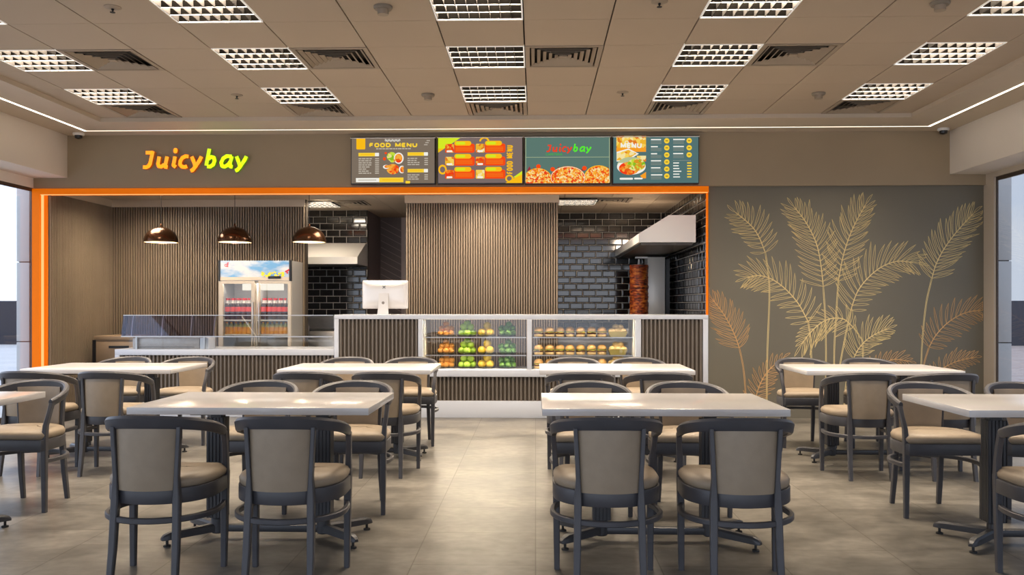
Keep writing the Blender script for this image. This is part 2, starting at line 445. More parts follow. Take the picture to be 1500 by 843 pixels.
# outside ------------------------------------------------------------------
m, t, b = nodes('brick_paving')
g = t.nodes.new('ShaderNodeTexCoord'); br = t.nodes.new('ShaderNodeTexBrick'); br.inputs['Scale'].default_value = 1
br.inputs['Brick Width'].default_value = .5; br.inputs['Row Height'].default_value = .25; br.inputs['Mortar Size'].default_value = .012
br.inputs['Color1'].default_value = (.42, .31, .26, 1); br.inputs['Color2'].default_value = (.50, .39, .33, 1); br.inputs['Mortar'].default_value = (.55, .47, .42, 1)
t.links.new(g.outputs['Object'], br.inputs['Vector']); t.links.new(br.outputs['Color'], b.inputs['Base Color']); b.inputs['Roughness'].default_value = .8
M['paving'] = m
M['pale'] = mat('pale_forecourt', (.78, .74, .70), .8, var=.06, vscale=.8)
M['boundary'] = mat('dark_boundary_wall', (.035, .037, .05), .8, var=.2, vscale=.6)
M['clad'] = mat('grey_cladding', (.56, .56, .55), .5)
struct(MB().box(XR+.25, 60, -20, 60, -.16, -.02).build('ground_paving', M['paving'], smooth=0))
struct(MB().box(-60, XL-.25, -20, 60, -.16, -.02).build('ground_forecourt', M['pale'], smooth=0))
DB = EYE*FPX/(505-447)
ob = MB().box(-40, XL-3, DB, DB+.4, -.02, pZ(441, DB)).build('wall_boundary_left', M['boundary'], smooth=0); struct(ob)
ob = MB().box(XR+3, 40, DB, DB+.4, -.02, pZ(441, DB)).build('wall_boundary_right', M['boundary'], smooth=0); struct(ob)
# clad columns standing outside the glass
def clad_column(name, x, y, wx, wy, zt, label):
    root = thing(name, label, 'column', (x, y, -.02))
    zs = [0, pZ(501, y)+.02, pZ(384, y)+.02, zt]
    for a, b2 in zip(zs, zs[1:]):
        MB().box(-wx/2, wx/2, -wy/2, wy/2, a+.006, b2-.006).build('cladding_panel', M['clad'], parent=root, smooth=30, bevel=.006)
    MB().box(-wx/2+.02, wx/2-.02, -wy/2+.02, wy/2-.02, 0, zt).build('core', M['darkmetal'], parent=root, smooth=0)
    return root
yc = 10.25
xa, xb = pX(24, yc), pX(43, yc)
clad_column('clad_column', (xa+xb)/2, yc+.15, xb-xa, .3, 3.4, 'grey clad column outside the left window beside the orange portal')
xa, xb = pX(1461, yc), pX(1482, yc)
clad_column('clad_column', (xa+xb)/2, yc+.15, xb-xa, .3, 3.4, 'grey clad column with panel joints outside the right window')

# kitchen shell ------------------------------------------------------------
Y1 = 11.17                                   # slatted back wall on the left
X1 = pX(68, YW); XN = pX(447, Y1)
YC = 10.83; XC0 = pX(594.5, YC); XC1 = pX(817.5, YC)
YT = 12.92; XKR = pX(1035, YW+.02)
YN = 12.45; XN1 = pX(538, YN)
YD = 13.5
ZSL = EYE+145*cY*Y1/FPX                      # top of the slats
def slats(mb, x0, x1, y, z0, z1, pitch, duty=.66, depth=.02, axis='x'):
    n = max(1, round((x1-x0)/pitch)); p = (x1-x0)/n
    for i in range(n):
        a = x0+p*(i+.5-duty/2); b = x0+p*(i+.5+duty/2); c = .12*p
        pts = [(a, 0), (a+c, -depth), (b-c, -depth), (b, 0)]
        if axis == 'x': lo = [(q[0], y+q[1], z0) for q in pts]; hi = [(q[0], y+q[1], z1) for q in pts]
        else: lo = [(y-q[1], q[0], z0) for q in pts]; hi = [(y-q[1], q[0], z1) for q in pts]
        mb.loft([lo, hi])
def slat_wall(name, x0, x1, y, z0, z1, pitch, thick=.1, axis='x', ms=('slat', 'slatgap')):
    mb = MB(); slats(mb.use(0), x0, x1, y, z0, z1, pitch, axis=axis)
    mb.use(1)
    if axis == 'x': mb.box(x0, x1, y, y+thick, z0, z1)
    else: mb.box(y-thick, y, x0, x1, z0, z1)
    return struct(mb.build(name, [M[ms[0]], M[ms[1]]], smooth=0))
slat_wall('wall_kitchen_left', YW+.036, Y1, X1, 0, ZSL, .0325, axis='y')
slat_wall('wall_kitchen_back', X1, XN, Y1, 0, ZSL, .0325)
slat_wall('wall_centre', XC0, XC1, YC, 0, ZSL, .0315, thick=.5)
mb = MB()
mb.box(X1-.1, XN, Y1-.015, Y1+.1, ZSL, ZK); mb.box(X1-.1, X1+.015, YW+.03, Y1, ZSL, ZK)
struct(MB().box(XN, XN+.012, Y1, Y1+.1, 0, ZK).build('trim_6', M['slatgap'], smooth=0))
struct(mb.build('trim_4', M['soffit'], smooth=0))
struct(MB().box(XC0-.01, XC1+.01, YC-.035, YC+.5, ZSL, ZK).build('trim_5', M['soffit'], smooth=0))
# kitchen ceiling with panel joints
KL = [(pX(464, 11.6), 11.55, .5), (pX(842, 11.4), 11.35, .5), (pX(205, 10.2), 10.16, .55), (pX(540, 10.2), 10.16, .5), (pX(705, 10.2), 10.16, .5), (pX(900, 10.2), 10.16, .5)]
KV = [(pX(508, 11.5), 11.55, .5), (pX(893, 11.4), 11.35, .5)]
mb = MB()
ys = [YW+.2, 10.45, 11.05, 11.65, 12.25, 12.85, 13.6]
xg = [X1-.1+.6*i for i in range(14)]
for i in range(len(xg)-1):
    for j in range(len(ys)-1):
        if xg[i] < XKR+.05: mb.box(xg[i]+.004, min(xg[i+1], XKR+.1)-.004, ys[j]+.003, ys[j+1]-.003, ZK, ZK+.02)
struct(mb.build('ceiling_kitchen', M['ctile'], smooth=0))
struct(MB().box(X1-.2, XKR+.2, YW+.2, 13.7, ZK+.02, ZK+.12).build('ceiling_kitchen_slab', M['plenum'], smooth=0))
# glazed brick tiles
def tile_wall(name, u0, u1, z0, z1, w, axis='x', flip=1, tw=.193, th=.0955, thick=.08):
    mb = MB(); mb.use(1)
    if axis == 'x': mb.box(u0, u1, w+.004, w+thick, z0, z1)
    else: mb.box(w+.004, w+thick, u0, u1, z0, z1)
    mb.use(0)
    rows = int((z1-z0)/th)+1
    for r in range(rows):
        za = z1-th*(r+1)+.004; zb = z1-th*r-.004
        if zb < z0: break
        za = max(za, z0)
        off = (r % 2)*tw/2
        k = int((u1-u0)/tw)+2
        for i in range(k):
            a = max(u0, u0+tw*i-off+.004); b = min(u1, u0+tw*(i+1)-off-.004)
            if b-a < .012: continue
            e = .011
            if axis == 'x':
                lo = [(a, w+.004, za), (b, w+.004, za), (b, w+.004, zb), (a, w+.004, zb)]
                hi = [(a+e, w-.006, za+e), (b-e, w-.006, za+e), (b-e, w-.006, zb-e), (a+e, w-.006, zb-e)]
            else:
                lo = [(w+.004, a, za), (w+.004, b, za), (w+.004, b, zb), (w+.004, a, zb)]
                hi = [(w-.006, a+e, za+e), (w-.006, b-e, za+e), (w-.006, b-e, zb-e), (w-.006, a+e, zb-e)]
            if zb-za < 2.5*e or b-a < 2.5*e: continue
            mb.loft([lo, hi], cap0=False)
    return struct(mb.build(name, [M['tile'], M['grout']], smooth=0))
tile_wall('wall_tiled_niche', XN-.9, XN1, .6, ZK, YN)
tile_wall('wall_tiled_alcove', XC1-.35, XKR, .6, ZK, YT)
tile_wall('wall_tiled_right', YW+.06, YT, .6, ZK, XKR, axis='y')
struct(MB().box(XN1-.08, XN1, YN+.02, YD, 0, ZK).build('wall_niche_side', M['darkpanel'], smooth=0))
mb = MB(); mb.use(0).box(XN1, XC0+.5, YD, YD+.1, 0, ZK)
mb.use(1)
for i in range(26):
    z = .9+.105*i; xa = XN1+.01; xb = pX(588, YD)
    if z < 2.6: mb.prism([(xa, z), (xb, z-.17), (xb, z-.158), (xa, z+.012)], YD-.006, YD+.01)
struct(mb.build('wall_dark_panelled', [M['darkpanel'], M['darkline']], smooth=0))
M['doorpale'] = mat('mauve_door', (.46, .38, .37), .5)
struct(MB().box(pX(588.5, YD), XC0+.3, YD-.05, YD, 0, pZ(318.5, YD)).build('door_1', M['doorpale'], smooth=0))
struct(MB().box(XC1-.4, XKR+.1, YT+.08, YT+.16, 0, ZK).build('wall_alcove_back', M['darkpanel'], smooth=0))
struct(MB().box(XKR+.08, XKR+.14, YW+.21, 13.6, 0, ZK).build('wall_kitchen_right', M['darkpanel'], smooth=0))
struct(MB().box(XC0-.3, XC1+.3, 13.55, 13.6, 0, ZK).build('wall_kitchen_rear', M['darkpanel'], smooth=0))

# ================================================================== FURNITURE: tables and chairs
def smooth01(t): t = max(0, min(1, t)); return t*t*(3-2*t)
def d_outline(grow=0, n=40):             # seat outline, front (+y) straight, back round
    pts = []
    for i in range(n):                    # back half, from right to left going round the back
        a = math.pi*i/(n-1)
        x = (.244+grow)*math.cos(a); y = .04-(.235+grow)*math.sin(a)**.92
        pts.append((x, y))
    fy = .215+grow
    pts += [(-.244-grow, min(.10, fy-.04)), (-.240-grow, fy-.02), (-.222-grow, fy), (.222+grow, fy), (.240+grow, fy-.02), (.244+grow, min(.10, fy-.04))]
    return pts
def make_chair():
    root = thing('dining_chair', 'x', 'chair')
    W = M['chairwood']
    # seat frame
    mb = MB(); o = d_outline()
    mb.loft([[(x, y, z) for x, y in o] for z in (.378, .446)])
    mb.build('seat_frame', W, root, smooth=40, bevel=.004, seg=2)
    # cushion
    mb = MB(); rings = []
    for g, z in ((-.012, .444), (-.004, .456), (-.002, .474), (-.012, .490), (-.035, .500), (-.08, .506), (-.15, .509)):
        rings.append([(x, y, z) for x, y in d_outline(g)])
    mb.loft(rings); mb.build('seat', M['tan'], root, smooth=60)
    # arm rail: one bent piece, high at the back and falling to the arms
    path = []
    N = 44
    for i in range(N+1):
        a = R(-90)+R(180)*i/N
        path.append((.243*math.sin(a), .03-.245*math.cos(a)))
    ext = [(.243, .06), (.241, .10), (.237, .135)]
    path = [(-x, y) for x, y in reversed(ext)]+path+ext
    rings = []
    for i, (x, y) in enumerate(path):
        p0 = path[max(0, i-1)]; p1 = path[min(len(path)-1, i+1)]
        tx, ty = p1[0]-p0[0], p1[1]-p0[1]; l = math.hypot(tx, ty); nx, ny = ty/l, -tx/l     # outward
        k = 1-max(0, min(1, (y+.215)/.35))**1.15
        zt = .684+.093*k; h = .047+.011*k; th = .030-.002*k
        lean = .010*k
        end = 1 if 0 < i < len(path)-1 else .8
        zb = zt-h
        prof = [(-th/2, zb+.006), (-th/2+.006, zb), (th/2-.008, zb), (th/2-.002, zb+.008), (th/2+lean*.6, zt-.012), (th/2+lean*.6-.006, zt-.003), (th*.1+lean, zt), (-th/2+.008, zt-.002), (-th/2, zt-.010)]
        rings.append([(x+nx*a*end, y+ny*a*end, b) for a, b in prof])
    MB().loft(rings).build('arm_rail', W, root, smooth=32)
    # legs: the back pair runs on up to the rail, the front pair carries the arm posts
    for s in (-1, 1):
        mb = MB(); rings = []
        for x, y, z, ww, d in ((.146, -.222, 0, .026, .028), (.142, -.194, .18, .031, .034), (.138, -.174, .40, .033, .038), (.137, -.172, .50, .020, .032), (.149, -.176, .722, .019, .028)):
            rings.append(rect_ring((s*x, y, z), ww, d, .3))
        mb.loft(rings).build('leg', W, root, smooth=40)
    for s in (-1, 1):
        mb = MB(); rings = []
        for x, y, z, ww, d in ((.222, .172, 0, .026, .028), (.224, .178, .30, .033, .036), (.226, .180, .46, .034, .040)):
            rings.append(rect_ring((s*x, y, z), ww, d, .3))
        mb.loft(rings).build('leg', W, root, smooth=40)
        mb = MB(); rings = []
        for x, y, z, ww, d in ((.227, .180, .445, .030, .038), (.230, .172, .53, .026, .034), (.237, .146, .60, .024, .032), (.240, .122, .660, .025, .034)):
            rings.append(rect_ring((s*x, y, z), ww, d, .3))
        mb.loft(rings).build('arm_post', W, root, smooth=40)
    # backrest: upholstered panel curved between the two stiles
    mb = MB(); nu, nv = 10, 9
    def bp(u, v, side):
        hw = .126+.013*v; x = hw*u; z = .440+.292*v
        yb = .034-(.236+.006*v)*math.sqrt(1-(x/.243)**2)+.006
        bul = .012*(1-abs(u)**3)*(1-abs(2*v-1)**4)
        return (x, yb+(.013+bul if side else -.013-bul*.6), z)
    for side in (0, 1):
        vs = [bp(-1+2*i/nu, j/nv, side) for j in range(nv+1) for i in range(nu+1)]
        fs = [(j*(nu+1)+i, j*(nu+1)+i+1, (j+1)*(nu+1)+i+1, (j+1)*(nu+1)+i) for j in range(nv) for i in range(nu)]
        mb.add(vs, fs)
    k = (nu+1)*(nv+1)
    edge = [i for i in range(nu+1)]+[j*(nu+1)+nu for j in range(1, nv+1)]+[nv*(nu+1)+i for i in range(nu-1, -1, -1)]+[j*(nu+1) for j in range(nv-1, 0, -1)]
    for a, c in zip(edge, edge[1:]+edge[:1]): mb.f.append([a, c, c+k, a+k]); mb.m.append(0)
    mb.build('backrest', M['tan'], root, smooth=50)
    # stretcher ring
    path = [(-.222, .165)]+[(-.246*math.cos(math.pi*i/30), .02-.238*math.sin(math.pi*i/30)) for i in range(31)]+[(.222, .165)]
    path = [path[0], (-.240, .10)]+path[1:-1]+[(.240, .10), path[-1]]
    rings = []
    for i, (x, y) in enumerate(path):
        p0 = path[max(0, i-1)]; p1 = path[min(len(path)-1, i+1)]
        tx, ty = p1[0]-p0[0], p1[1]-p0[1]; l = math.hypot(tx, ty); nx, ny = ty/l, -tx/l
        a = .011; h = .013
        prof = [(-a, -h+.004), (-a+.004, -h), (a-.004, -h), (a, -h+.004), (a, h-.004), (a-.004, h), (-a+.004, h), (-a, h-.004)]
        rings.append([(x+nx*q, y+ny*q, .312+z) for q, z in prof])
    MB().loft(rings).build('stretcher', W, root, smooth=40)
    return root
def make_table():
    root = thing('dining_table', 'x', 'table')
    TW, TD = 1.215, .77
    MB().box(-TW/2, TW/2, -TD/2, TD/2, .715, .751).build('tabletop', M['tabletop'], root, smooth=30, bevel=.003)
    P = M['pedestal']
    for s in (-1, 1):
        x = s*.288
        mb = MB(); pts = []
        W2, D2 = .048, .040; nf = 5
        # fluted outline
        def side(ax, ay, bx, by, n):
            L2 = math.hypot(bx-ax, by-ay); ux, uy = (bx-ax)/L2, (by-ay)/L2; ox, oy = uy, -ux
            out = []
            for i in range(n):
                for f, d in ((.0, 0), (.62, 0), (.66, -.006), (.96, -.006)):
                    q = (i+f)/n*L2
                    out.append((ax+ux*q+ox*d, ay+uy*q+oy*d))
            return out
        o = side(-W2, -D2, W2, -D2, nf)+side(W2, -D2, W2, D2, nf)+side(W2, D2, -W2, D2, nf)+side(-W2, D2, -W2, -D2, nf)
        mb.loft([[(x+a, b2, z) for a, b2 in o] for z in (.115, .655)])
        mb.loft([rect_ring((x, 0, z), .068, .058, .2) for z in (.60, .70)])
        mb.lathe([(.030, .115), (.036, .105), (.036, .035), (.030, .028)], (x, 0, 0), 16, True, True)
        mb.build('column', P, root, smooth=25)
        MB().box(x-.05, x+.05, -.26, .26, .696, .7155).build('top_bracket', P, root, smooth=30, bevel=.003)
        for q in (-1, 1):
            mb = MB()
            p0 = Vector((x, 0, .062)); p1 = Vector((x+s*.222, q*.205, .050))
            d = (p1-p0).normalized(); sd = Vector((-d.y, d.x, 0)); rings = []
            for tt, hw, zt, zb in ((0, .024, .082, .040), (.85, .022, .074, .036), (.96, .019, .062, .036), (1.0, .012, .050, .036)):
                c = p0+(p1-p0)*tt
                rings.append([tuple((c.x+sd.x*e, c.y+sd.y*e, z)) for e, z in ((-hw, zb), (hw, zb), (hw, zt-.010), (hw*.6, zt), (-hw*.6, zt), (-hw, zt-.010))])
            ft = mb.loft(rings).build('foot', P, root, smooth=35)
            c = p0+(p1-p0)*.9
            MB().lathe([(.019, 0), (.019, .008), (.007, .012), (.007, .040)], (c.x, c.y, 0), 12, True, True).build('leveling_pad', M['rubber'], ft, smooth=40)
    MB().box(-.262, .262, -.020, .020, .036, .074).build('crossbar', P, root, smooth=30, bevel=.006)
    return root
TXC = (-3.50, -1.435, .640, 2.715)
TYC = (4.66, 7.18)
tproto, cproto = make_table(), make_chair()
first = [True, True]
def put(proto, k, x, y, rz, label, group):
    o = proto if first[k] else copy_tree(proto); first[k] = False
    o.location = (x, y, 0); o.rotation_euler = (0, 0, rz); o['label'] = label; o['group'] = group
    return o
where = {0: 'far left', 1: 'left of centre', 2: 'right of centre', 3: 'far right'}
for r, ty in enumerate(TYC):
    rown = 'front row' if r == 0 else 'back row'
    for c, tx in enumerate(TXC):
        look = 'white-topped table on twin fluted pedestals'
        lab = {(0,0): 'cut off at the left picture edge', (0,3): 'cut off at the right picture edge', (0,1): 'nearest the camera on the left', (0,2): 'nearest the camera on the right of the aisle',
               (1,0): 'before the orange portal post', (1,1): 'in the back row, before the slatted counter end', (1,2): 'before the burger display', (1,3): 'before the palm mural'}[(r,c)]
        put(tproto, 0, tx, ty, 0, 'White-topped table on twin fluted pedestals, '+lab, 'white dining tables')
        spot = {(0,0): 'table cut off at left', (0,1): 'nearest left table', (0,2): 'nearest right table', (0,3): 'table cut off at right',
                (1,0): 'table before the orange post', (1,1): 'back table before the slatted counter', (1,2): 'back table before the burgers', (1,3): 'table before the palm mural'}[(r,c)]
        for near in (1, 0):
            for s in (-1, 1):
                if (r, c) == (0, 0) and (near or s < 0): continue
                if (r, c) == (0, 3) and near and s > 0: continue
                side = 'left' if s < 0 else 'right'
                if near: lab = f'Grey-framed tan chair, back towards us, {side} one at {spot}'
                else: lab = f'Grey-framed tan chair facing us, far {side} seat of {spot}'
                jit = random.uniform(-.004, .004)
                put(cproto, 1, tx+s*.297+jit+((0, .008, -.018, -.01)[c] if near else 0), ty+(-.682 if near else .702), (0 if near else math.pi)+jit, lab, 'tan dining chairs')

# ================================================================== THE COUNTERS
YF = YW                    # plane of the counter fronts
CB = YF+.62                # back of the counters
ux = lambda u: pX(u, YF)
uz = lambda v, u=785: onY(u, v, YF).z
ct = thing('service_counter', 'Tall white-framed service counter with slatted panels and two lit food displays', 'counter', (0, 0, 0))
xs = [ux(489.5), ux(496), ux(612.5), ux(619.5), ux(772), ux(779), ux(931), ux(939), ux(1030), ux(1037.5)]
ZT = uz(461.5); ZT2 = uz(468); ZD0 = uz(542.5); ZD1 = uz(552.5); ZB = uz(588)
mb = MB()
mb.box(xs[0], xs[9], YF, CB, ZT2, ZT)
MB.build(mb, 'worktop', M['white'], ct, smooth=30, bevel=.003)
for i, (a, b2) in enumerate(((0, 1), (2, 3), (4, 5), (6, 7), (8, 9))):
    z0 = ZB if i in (0, 4) else ZD1
    MB().box(xs[a], xs[b2], YF, YF+.05 if i == 2 else CB, z0, ZT2).build('post', M['white'], ct, smooth=30, bevel=.002)
MB().box(xs[2], xs[7], YF-.012, CB, ZD1, ZD0).build('display_deck', M['white'], ct, smooth=30, bevel=.003)
MB().box(xs[0], xs[9], YF-.004, CB, 0, ZB).build('plinth', M['white'], ct, smooth=30, bevel=.003)
def panel(x0, x1, z0, z1, nm='slatted_panel', parent=None, y=None):
    y = YF+.03 if y is None else y
    mb = MB(); slats(mb.use(0), x0, x1, y, z0, z1, .0455, duty=.60, depth=.022)
    mb.use(1).box(x0, x1, y, y+.03, z0, z1)
    return mb.build(nm, [M['slatc'], M['slatgap']], parent or ct, smooth=0)
panel(xs[1], xs[2], ZB, ZT2); panel(xs[7], xs[8], ZB, ZT2); panel(xs[2], xs[7], ZB, ZD1)
# display interiors
ZSH1 = pZ(493.5, 9.93); ZSH2 = pZ(519.5, 9.93)
M['displaywall'] = mat('cream_display_lining', (.74, .67, .55), .5)
for k, (a, b2) in enumerate(((xs[3], xs[4]), (xs[5], xs[6]))):
    MB().box(a+.004, b2-.004, YF+.01, YF+.016, ZD0, ZT2).build('display_glass', M['caseglass'], ct, smooth=0)
    for z in (ZSH1, ZSH2):
        sh = MB().box(a+.01, b2-.01, YF+.10, CB-.05, z-.008, z).build('display_shelf', M['shelfglass'], ct, smooth=0)
        MB().box(a+.01, b2-.01, YF+.094, YF+.10, z-.010, z+.002).build('shelf_edge', M['steel'], sh, smooth=0)
    MB().box(a, b2, YF+.055, YF+.085, ZT2-.003, ZT2).build('display_light', M['led'], ct, smooth=0)
MB().box(xs[3]-.0, xs[3]+.012, YF+.05, CB, ZD0, ZT2).build('display_lining', M['displaywall'], ct, smooth=0)
MB().box(xs[6]-.012, xs[6], YF+.05, CB, ZD0, ZT2).build('display_lining', M['displaywall'], ct, smooth=0)
for k, (a, b2) in enumerate(((xs[3], xs[4]), (xs[5], xs[6]))):
    lamp('display_lamp', 'AREA', ((a+b2)/2, YF+.11, ZT2-.02), 6.5, (1, .84, .62), ct, rot=(R(-38), 0, 0), shape='RECTANGLE', size=b2-a-.1, size_y=.03)
    for z in (ZSH1, ZSH2):
        lamp('display_lamp', 'AREA', ((a+b2)/2, YF+.13, z-.014), 4.2, (1, .84, .62), ct, rot=(R(-35), 0, 0), shape='RECTANGLE', size=b2-a-.1, size_y=.02)

# low counter on the left
lc = thing('low_counter', 'Low white-topped counter with dark slatted front left of the service counter', 'counter', (0, 0, 0))
ZL1 = uz(513); ZL0 = uz(521.5)
xa, xb = ux(168), xs[0]
MB().box(xa, xb-.002, YF, CB+.1, ZL0, ZL1).build('worktop', M['white'], lc, smooth=30, bevel=.003)
MB().box(xa, ux(175), YF, CB+.1, ZB, ZL0).build('end_post', M['white'], lc, smooth=30, bevel=.002)
panel(ux(175), xb-.002, ZB, ZL0, parent=lc)
MB().box(xa, xb-.002, YF-.004, CB+.1, 0, ZB).build('plinth', M['white'], lc, smooth=30, bevel=.003)

# glass guard and food well on the low counter
gg = thing('glass_sneeze_guard', 'Long glass sneeze guard standing on the low counter', 'sneeze guard', (0, 0, 0))
ZG0 = uz(493.5); ZG1 = uz(462.5)
ga, gb = ux(186), xb-.03
gx0, gx1 = ux(175.5), ux(312)
MB().box(ga, gb, YF+.05, YF+.056, ZL1, ZG0-.01).build('front_pane', M['glass'], gg, smooth=0)
M['tintglass'] = glass('tinted_case_glass', (.56, .55, .66), .03)
def slope_pane(nm, x0, x1, m):
    mb = MB(); y0, y1 = YF+.03, YF+.085
    return mb.loft([[(x0, y0, ZG0), (x1, y0, ZG0), (x1, y1, ZG1), (x0, y1, ZG1)], [(x0, y0+.006, ZG0), (x1, y0+.006, ZG0), (x1, y1+.006, ZG1), (x0, y1+.006, ZG1)]]).build(nm, m, gg, smooth=0)
slope_pane('sloping_pane', gx0, gx1, M['tintglass']); slope_pane('sloping_pane', gx1+.004, gb, M['glass'])
MB().box(gx0, gb, YF+.080, YF+.097, ZG1-.004, ZG1+.004).build('top_rail', M['steel'], gg, smooth=0)
MB().box(gx0, gb, YF+.026, YF+.056, ZG0-.010, ZG0+.001).build('lower_rail', M['steel'], gg, smooth=0)
for u in (178, 190, 234, 277, 311):
    x = ux(u)
    MB().prism([(YF+.036, ZG0), (YF+.088, ZG1-.004), (YF+.15, ZG1-.004), (YF+.085, ZG0)], x-.004, x+.004, 'x').build('bracket', M['steel'] if u not in (178,) else M['tintglass'], gg, smooth=0)
for u in (196, 296):
    MB().box(ux(u)-.008, ux(u)+.008, YF+.06, YF+.08, ZL1, ZG0-.01).build('post', M['steel'], gg, smooth=0)
fw = thing('food_well', 'Brushed steel food well on the low counter under the tinted glass', 'food well', (0, 0, 0))
MB().box(ux(189), ux(288), YF+.09, YF+.55, ZL1, ZG0-.02).build('housing', M['wellsteel'], fw, smooth=30, bevel=.004)
MB().box(ux(191), ux(286), YF+.12, YF+.52, ZG0-.02, ZG0-.012).build('lid', M['steel'], fw, smooth=30, bevel=.003)
MB().box(ux(200), ux(280), YF+.084, YF+.09, ZL1+.02, ZL1+.024).build('trim_line', M['darkmetal'], fw, smooth=0)
tag(MB().box(ux(288.5), ux(301), YF+.09, YF+.30, ZL1, ZG0-.02).build('white_block', M['white'], None, smooth=30, bevel=.003),
    'White upright block at the right end of the steel food well', 'block')

# cabinet against the left slatted wall
cb = thing('drawer_cabinet', 'Light brown drawer cabinet against the left slatted wall behind the low counter', 'cabinet', (0, 0, 0))
Yk = 10.42; ka, kb = pX(137, Yk), pX(195, Yk); kz = pZ(492.5, Yk, 150)
MB().box(ka+.02, kb, Yk+.02, Yk+.6, 0, kz-.05).build('body', M['woodcab'], cb, smooth=0)
MB().box(ka, kb, Yk, Yk+.62, kz-.05, kz).build('top', M['woodcab'], cb, smooth=30, bevel=.003)
for i in range(3):
    z1 = kz-.075-.26*i
    dr = MB().box(ka+.03, kb-.01, Yk, Yk+.02, z1-.24, z1).build('drawer', M['woodcab'], cb, smooth=30, bevel=.003)
    MB().box(ka+.19, kb-.05, Yk-.006, Yk, z1-.075, z1-.045).build('handle', M['darkmetal'], dr, smooth=0)
MB().box(ka-.02, ka+.02, Yk+.01, Yk+.6, 0, kz-.05).build('side_panel', M['darkmetal'], cb, smooth=0)

# ================================================================== CEILING FITTINGS
def make_louvre_light():
    root = thing('louvre_light', 'x', 'ceiling light')
    a = .288
    mb = MB()
    for x0, x1, y0, y1 in ((-.297, .297, -.297, -a), (-.297, .297, a, .297), (-.297, -a, -a, a), (a, .297, -a, a)): mb.box(x0, x1, y0, y1, -.003, .012)
    mb.build('frame', M['glowlip'], root, smooth=0)
    mb = MB()
    mb.box(-a-.004, -a, -a, a, .0, .12); mb.box(a, a+.004, -a, a, .0, .12); mb.box(-a, a, -a-.004, -a, .0, .12); mb.box(-a, a, a, a+.004, .0, .12); mb.box(-a, a, -a, a, .118, .124)
    mb.build('housing', M['reflector'], root, smooth=0)
    nx, ny = 8, 4
    mb = MB()
    for i in range(0, nx+1):
        x = -a+2*a*i/nx; mb.loft([[(x-.0025, -a, 0), (x+.0025, -a, 0), (x+.0025, a, 0), (x-.0025, a, 0)], [(x-.0008, -a, .055), (x+.0008, -a, .055), (x+.0008, a, .055), (x-.0008, a, .055)]])
    mb.build('long_blades', M['blade'], root, smooth=0)
    mb = MB()
    for j in range(0, ny+1):
        y = -a+2*a*j/ny
        mb.use(0).loft([[(-a, y-.003, .004), (a, y-.003, .004), (a, y+.003, .004), (-a, y+.003, .004)], [(-a, y-.001, .055), (a, y-.001, .055), (a, y+.001, .055), (-a, y+.001, .055)]])
        mb.use(1).box(-a, a, y-.0035, y+.0035, .000, .004)
    mb.build('cross_blades', [M['reflector'], M['glowlip']], root, smooth=0)
    lamp('lamp', 'AREA', (0, 0, .110), W_LOUVRE, WARM, root, shape='SQUARE', size=.52)
    return root
def ring_sq(mb, r0, z0, r1, z1, t=.004):      # sloping square ring
    for k in range(4):
        c, s = round(math.cos(k*math.pi/2)), round(math.sin(k*math.pi/2))
        q = lambda x, y, z: (c*x-s*y, s*x+c*y, z)
        mb.add([q(-r0, -r0, z0), q(r0, -r0, z0), q(r1, -r1, z1), q(-r1, -r1, z1), q(-r0, -r0, z0+t), q(r0, -r0, z0+t), q(r1, -r1, z1+t), q(-r1, -r1, z1+t)],
               [(0,1,2,3), (7,6,5,4), (0,4,5,1), (1,5,6,2), (2,6,7,3), (3,7,4,0)])
def make_vent():
    root = thing('air_diffuser', 'x', 'air vent')
    mb = MB()
    for x0, x1, y0, y1 in ((-.297, .297, -.297, -.262), (-.297, .297, .262, .297), (-.297, -.262, -.262, .262), (.262, .297, -.262, .262)): mb.box(x0, x1, y0, y1, -.004, .010)
    mb.build('frame', M['vent'], root, smooth=0)
    mb = MB()
    for i in range(5):
        r = .250-.046*i
        ring_sq(mb, r, -.004, r-.026, .014, .003)
    mb.box(-.030, .030, -.030, .030, -.004, .004)
    mb.build('louvre_cones', M['vent'], root, smooth=0)
    MB().box(-.262, .262, -.262, .262, .07, .075).build('backing', M['plenum'], root, smooth=0)
    return root
cname = {-7: 'leftmost column', -4: 'second column from left', -1: 'centre column', 2: 'second column from right', 5: 'rightmost column'}
rname = {1: 'row nearest the shop front', 3: 'middle row', 5: 'row at the picture top', 7: 'first row above the camera', 9: 'second row above the camera', 11: 'third row above the camera'}
lp = make_louvre_light(); f1 = True
for c, r in lights:
    x = X0G+.6*(c+.5); y = YB-.6*(r+.5)
    if x-.3 < XCL or x+.3 > XCR or y-.3 < YREAR: continue
    o = lp if f1 else copy_tree(lp); f1 = False
    o.location = (x, y, ZC)
    o['label'] = f'Square louvred ceiling light, {cname[c]}, {rname.get(r)}'; o['group'] = 'louvred ceiling lights'
vp = make_vent(); f1 = True
vn = {-6: 'far left', -3: 'left of centre', 0: 'centre', 3: 'right of centre'}
for c, r in vents:
    x = X0G+.6*(c+.5); y = YB-.6*(r+.5)
    o = vp if f1 else copy_tree(vp); f1 = False
    o.location = (x, y, ZC)
    if r == 0: o['label'] = f'Square air diffuser behind the rear ceiling light, {cname[c]}'
    else: o['label'] = f'Square air diffuser beside the middle-row ceiling light, {vn[c]}'
    o['group'] = 'square air diffusers'
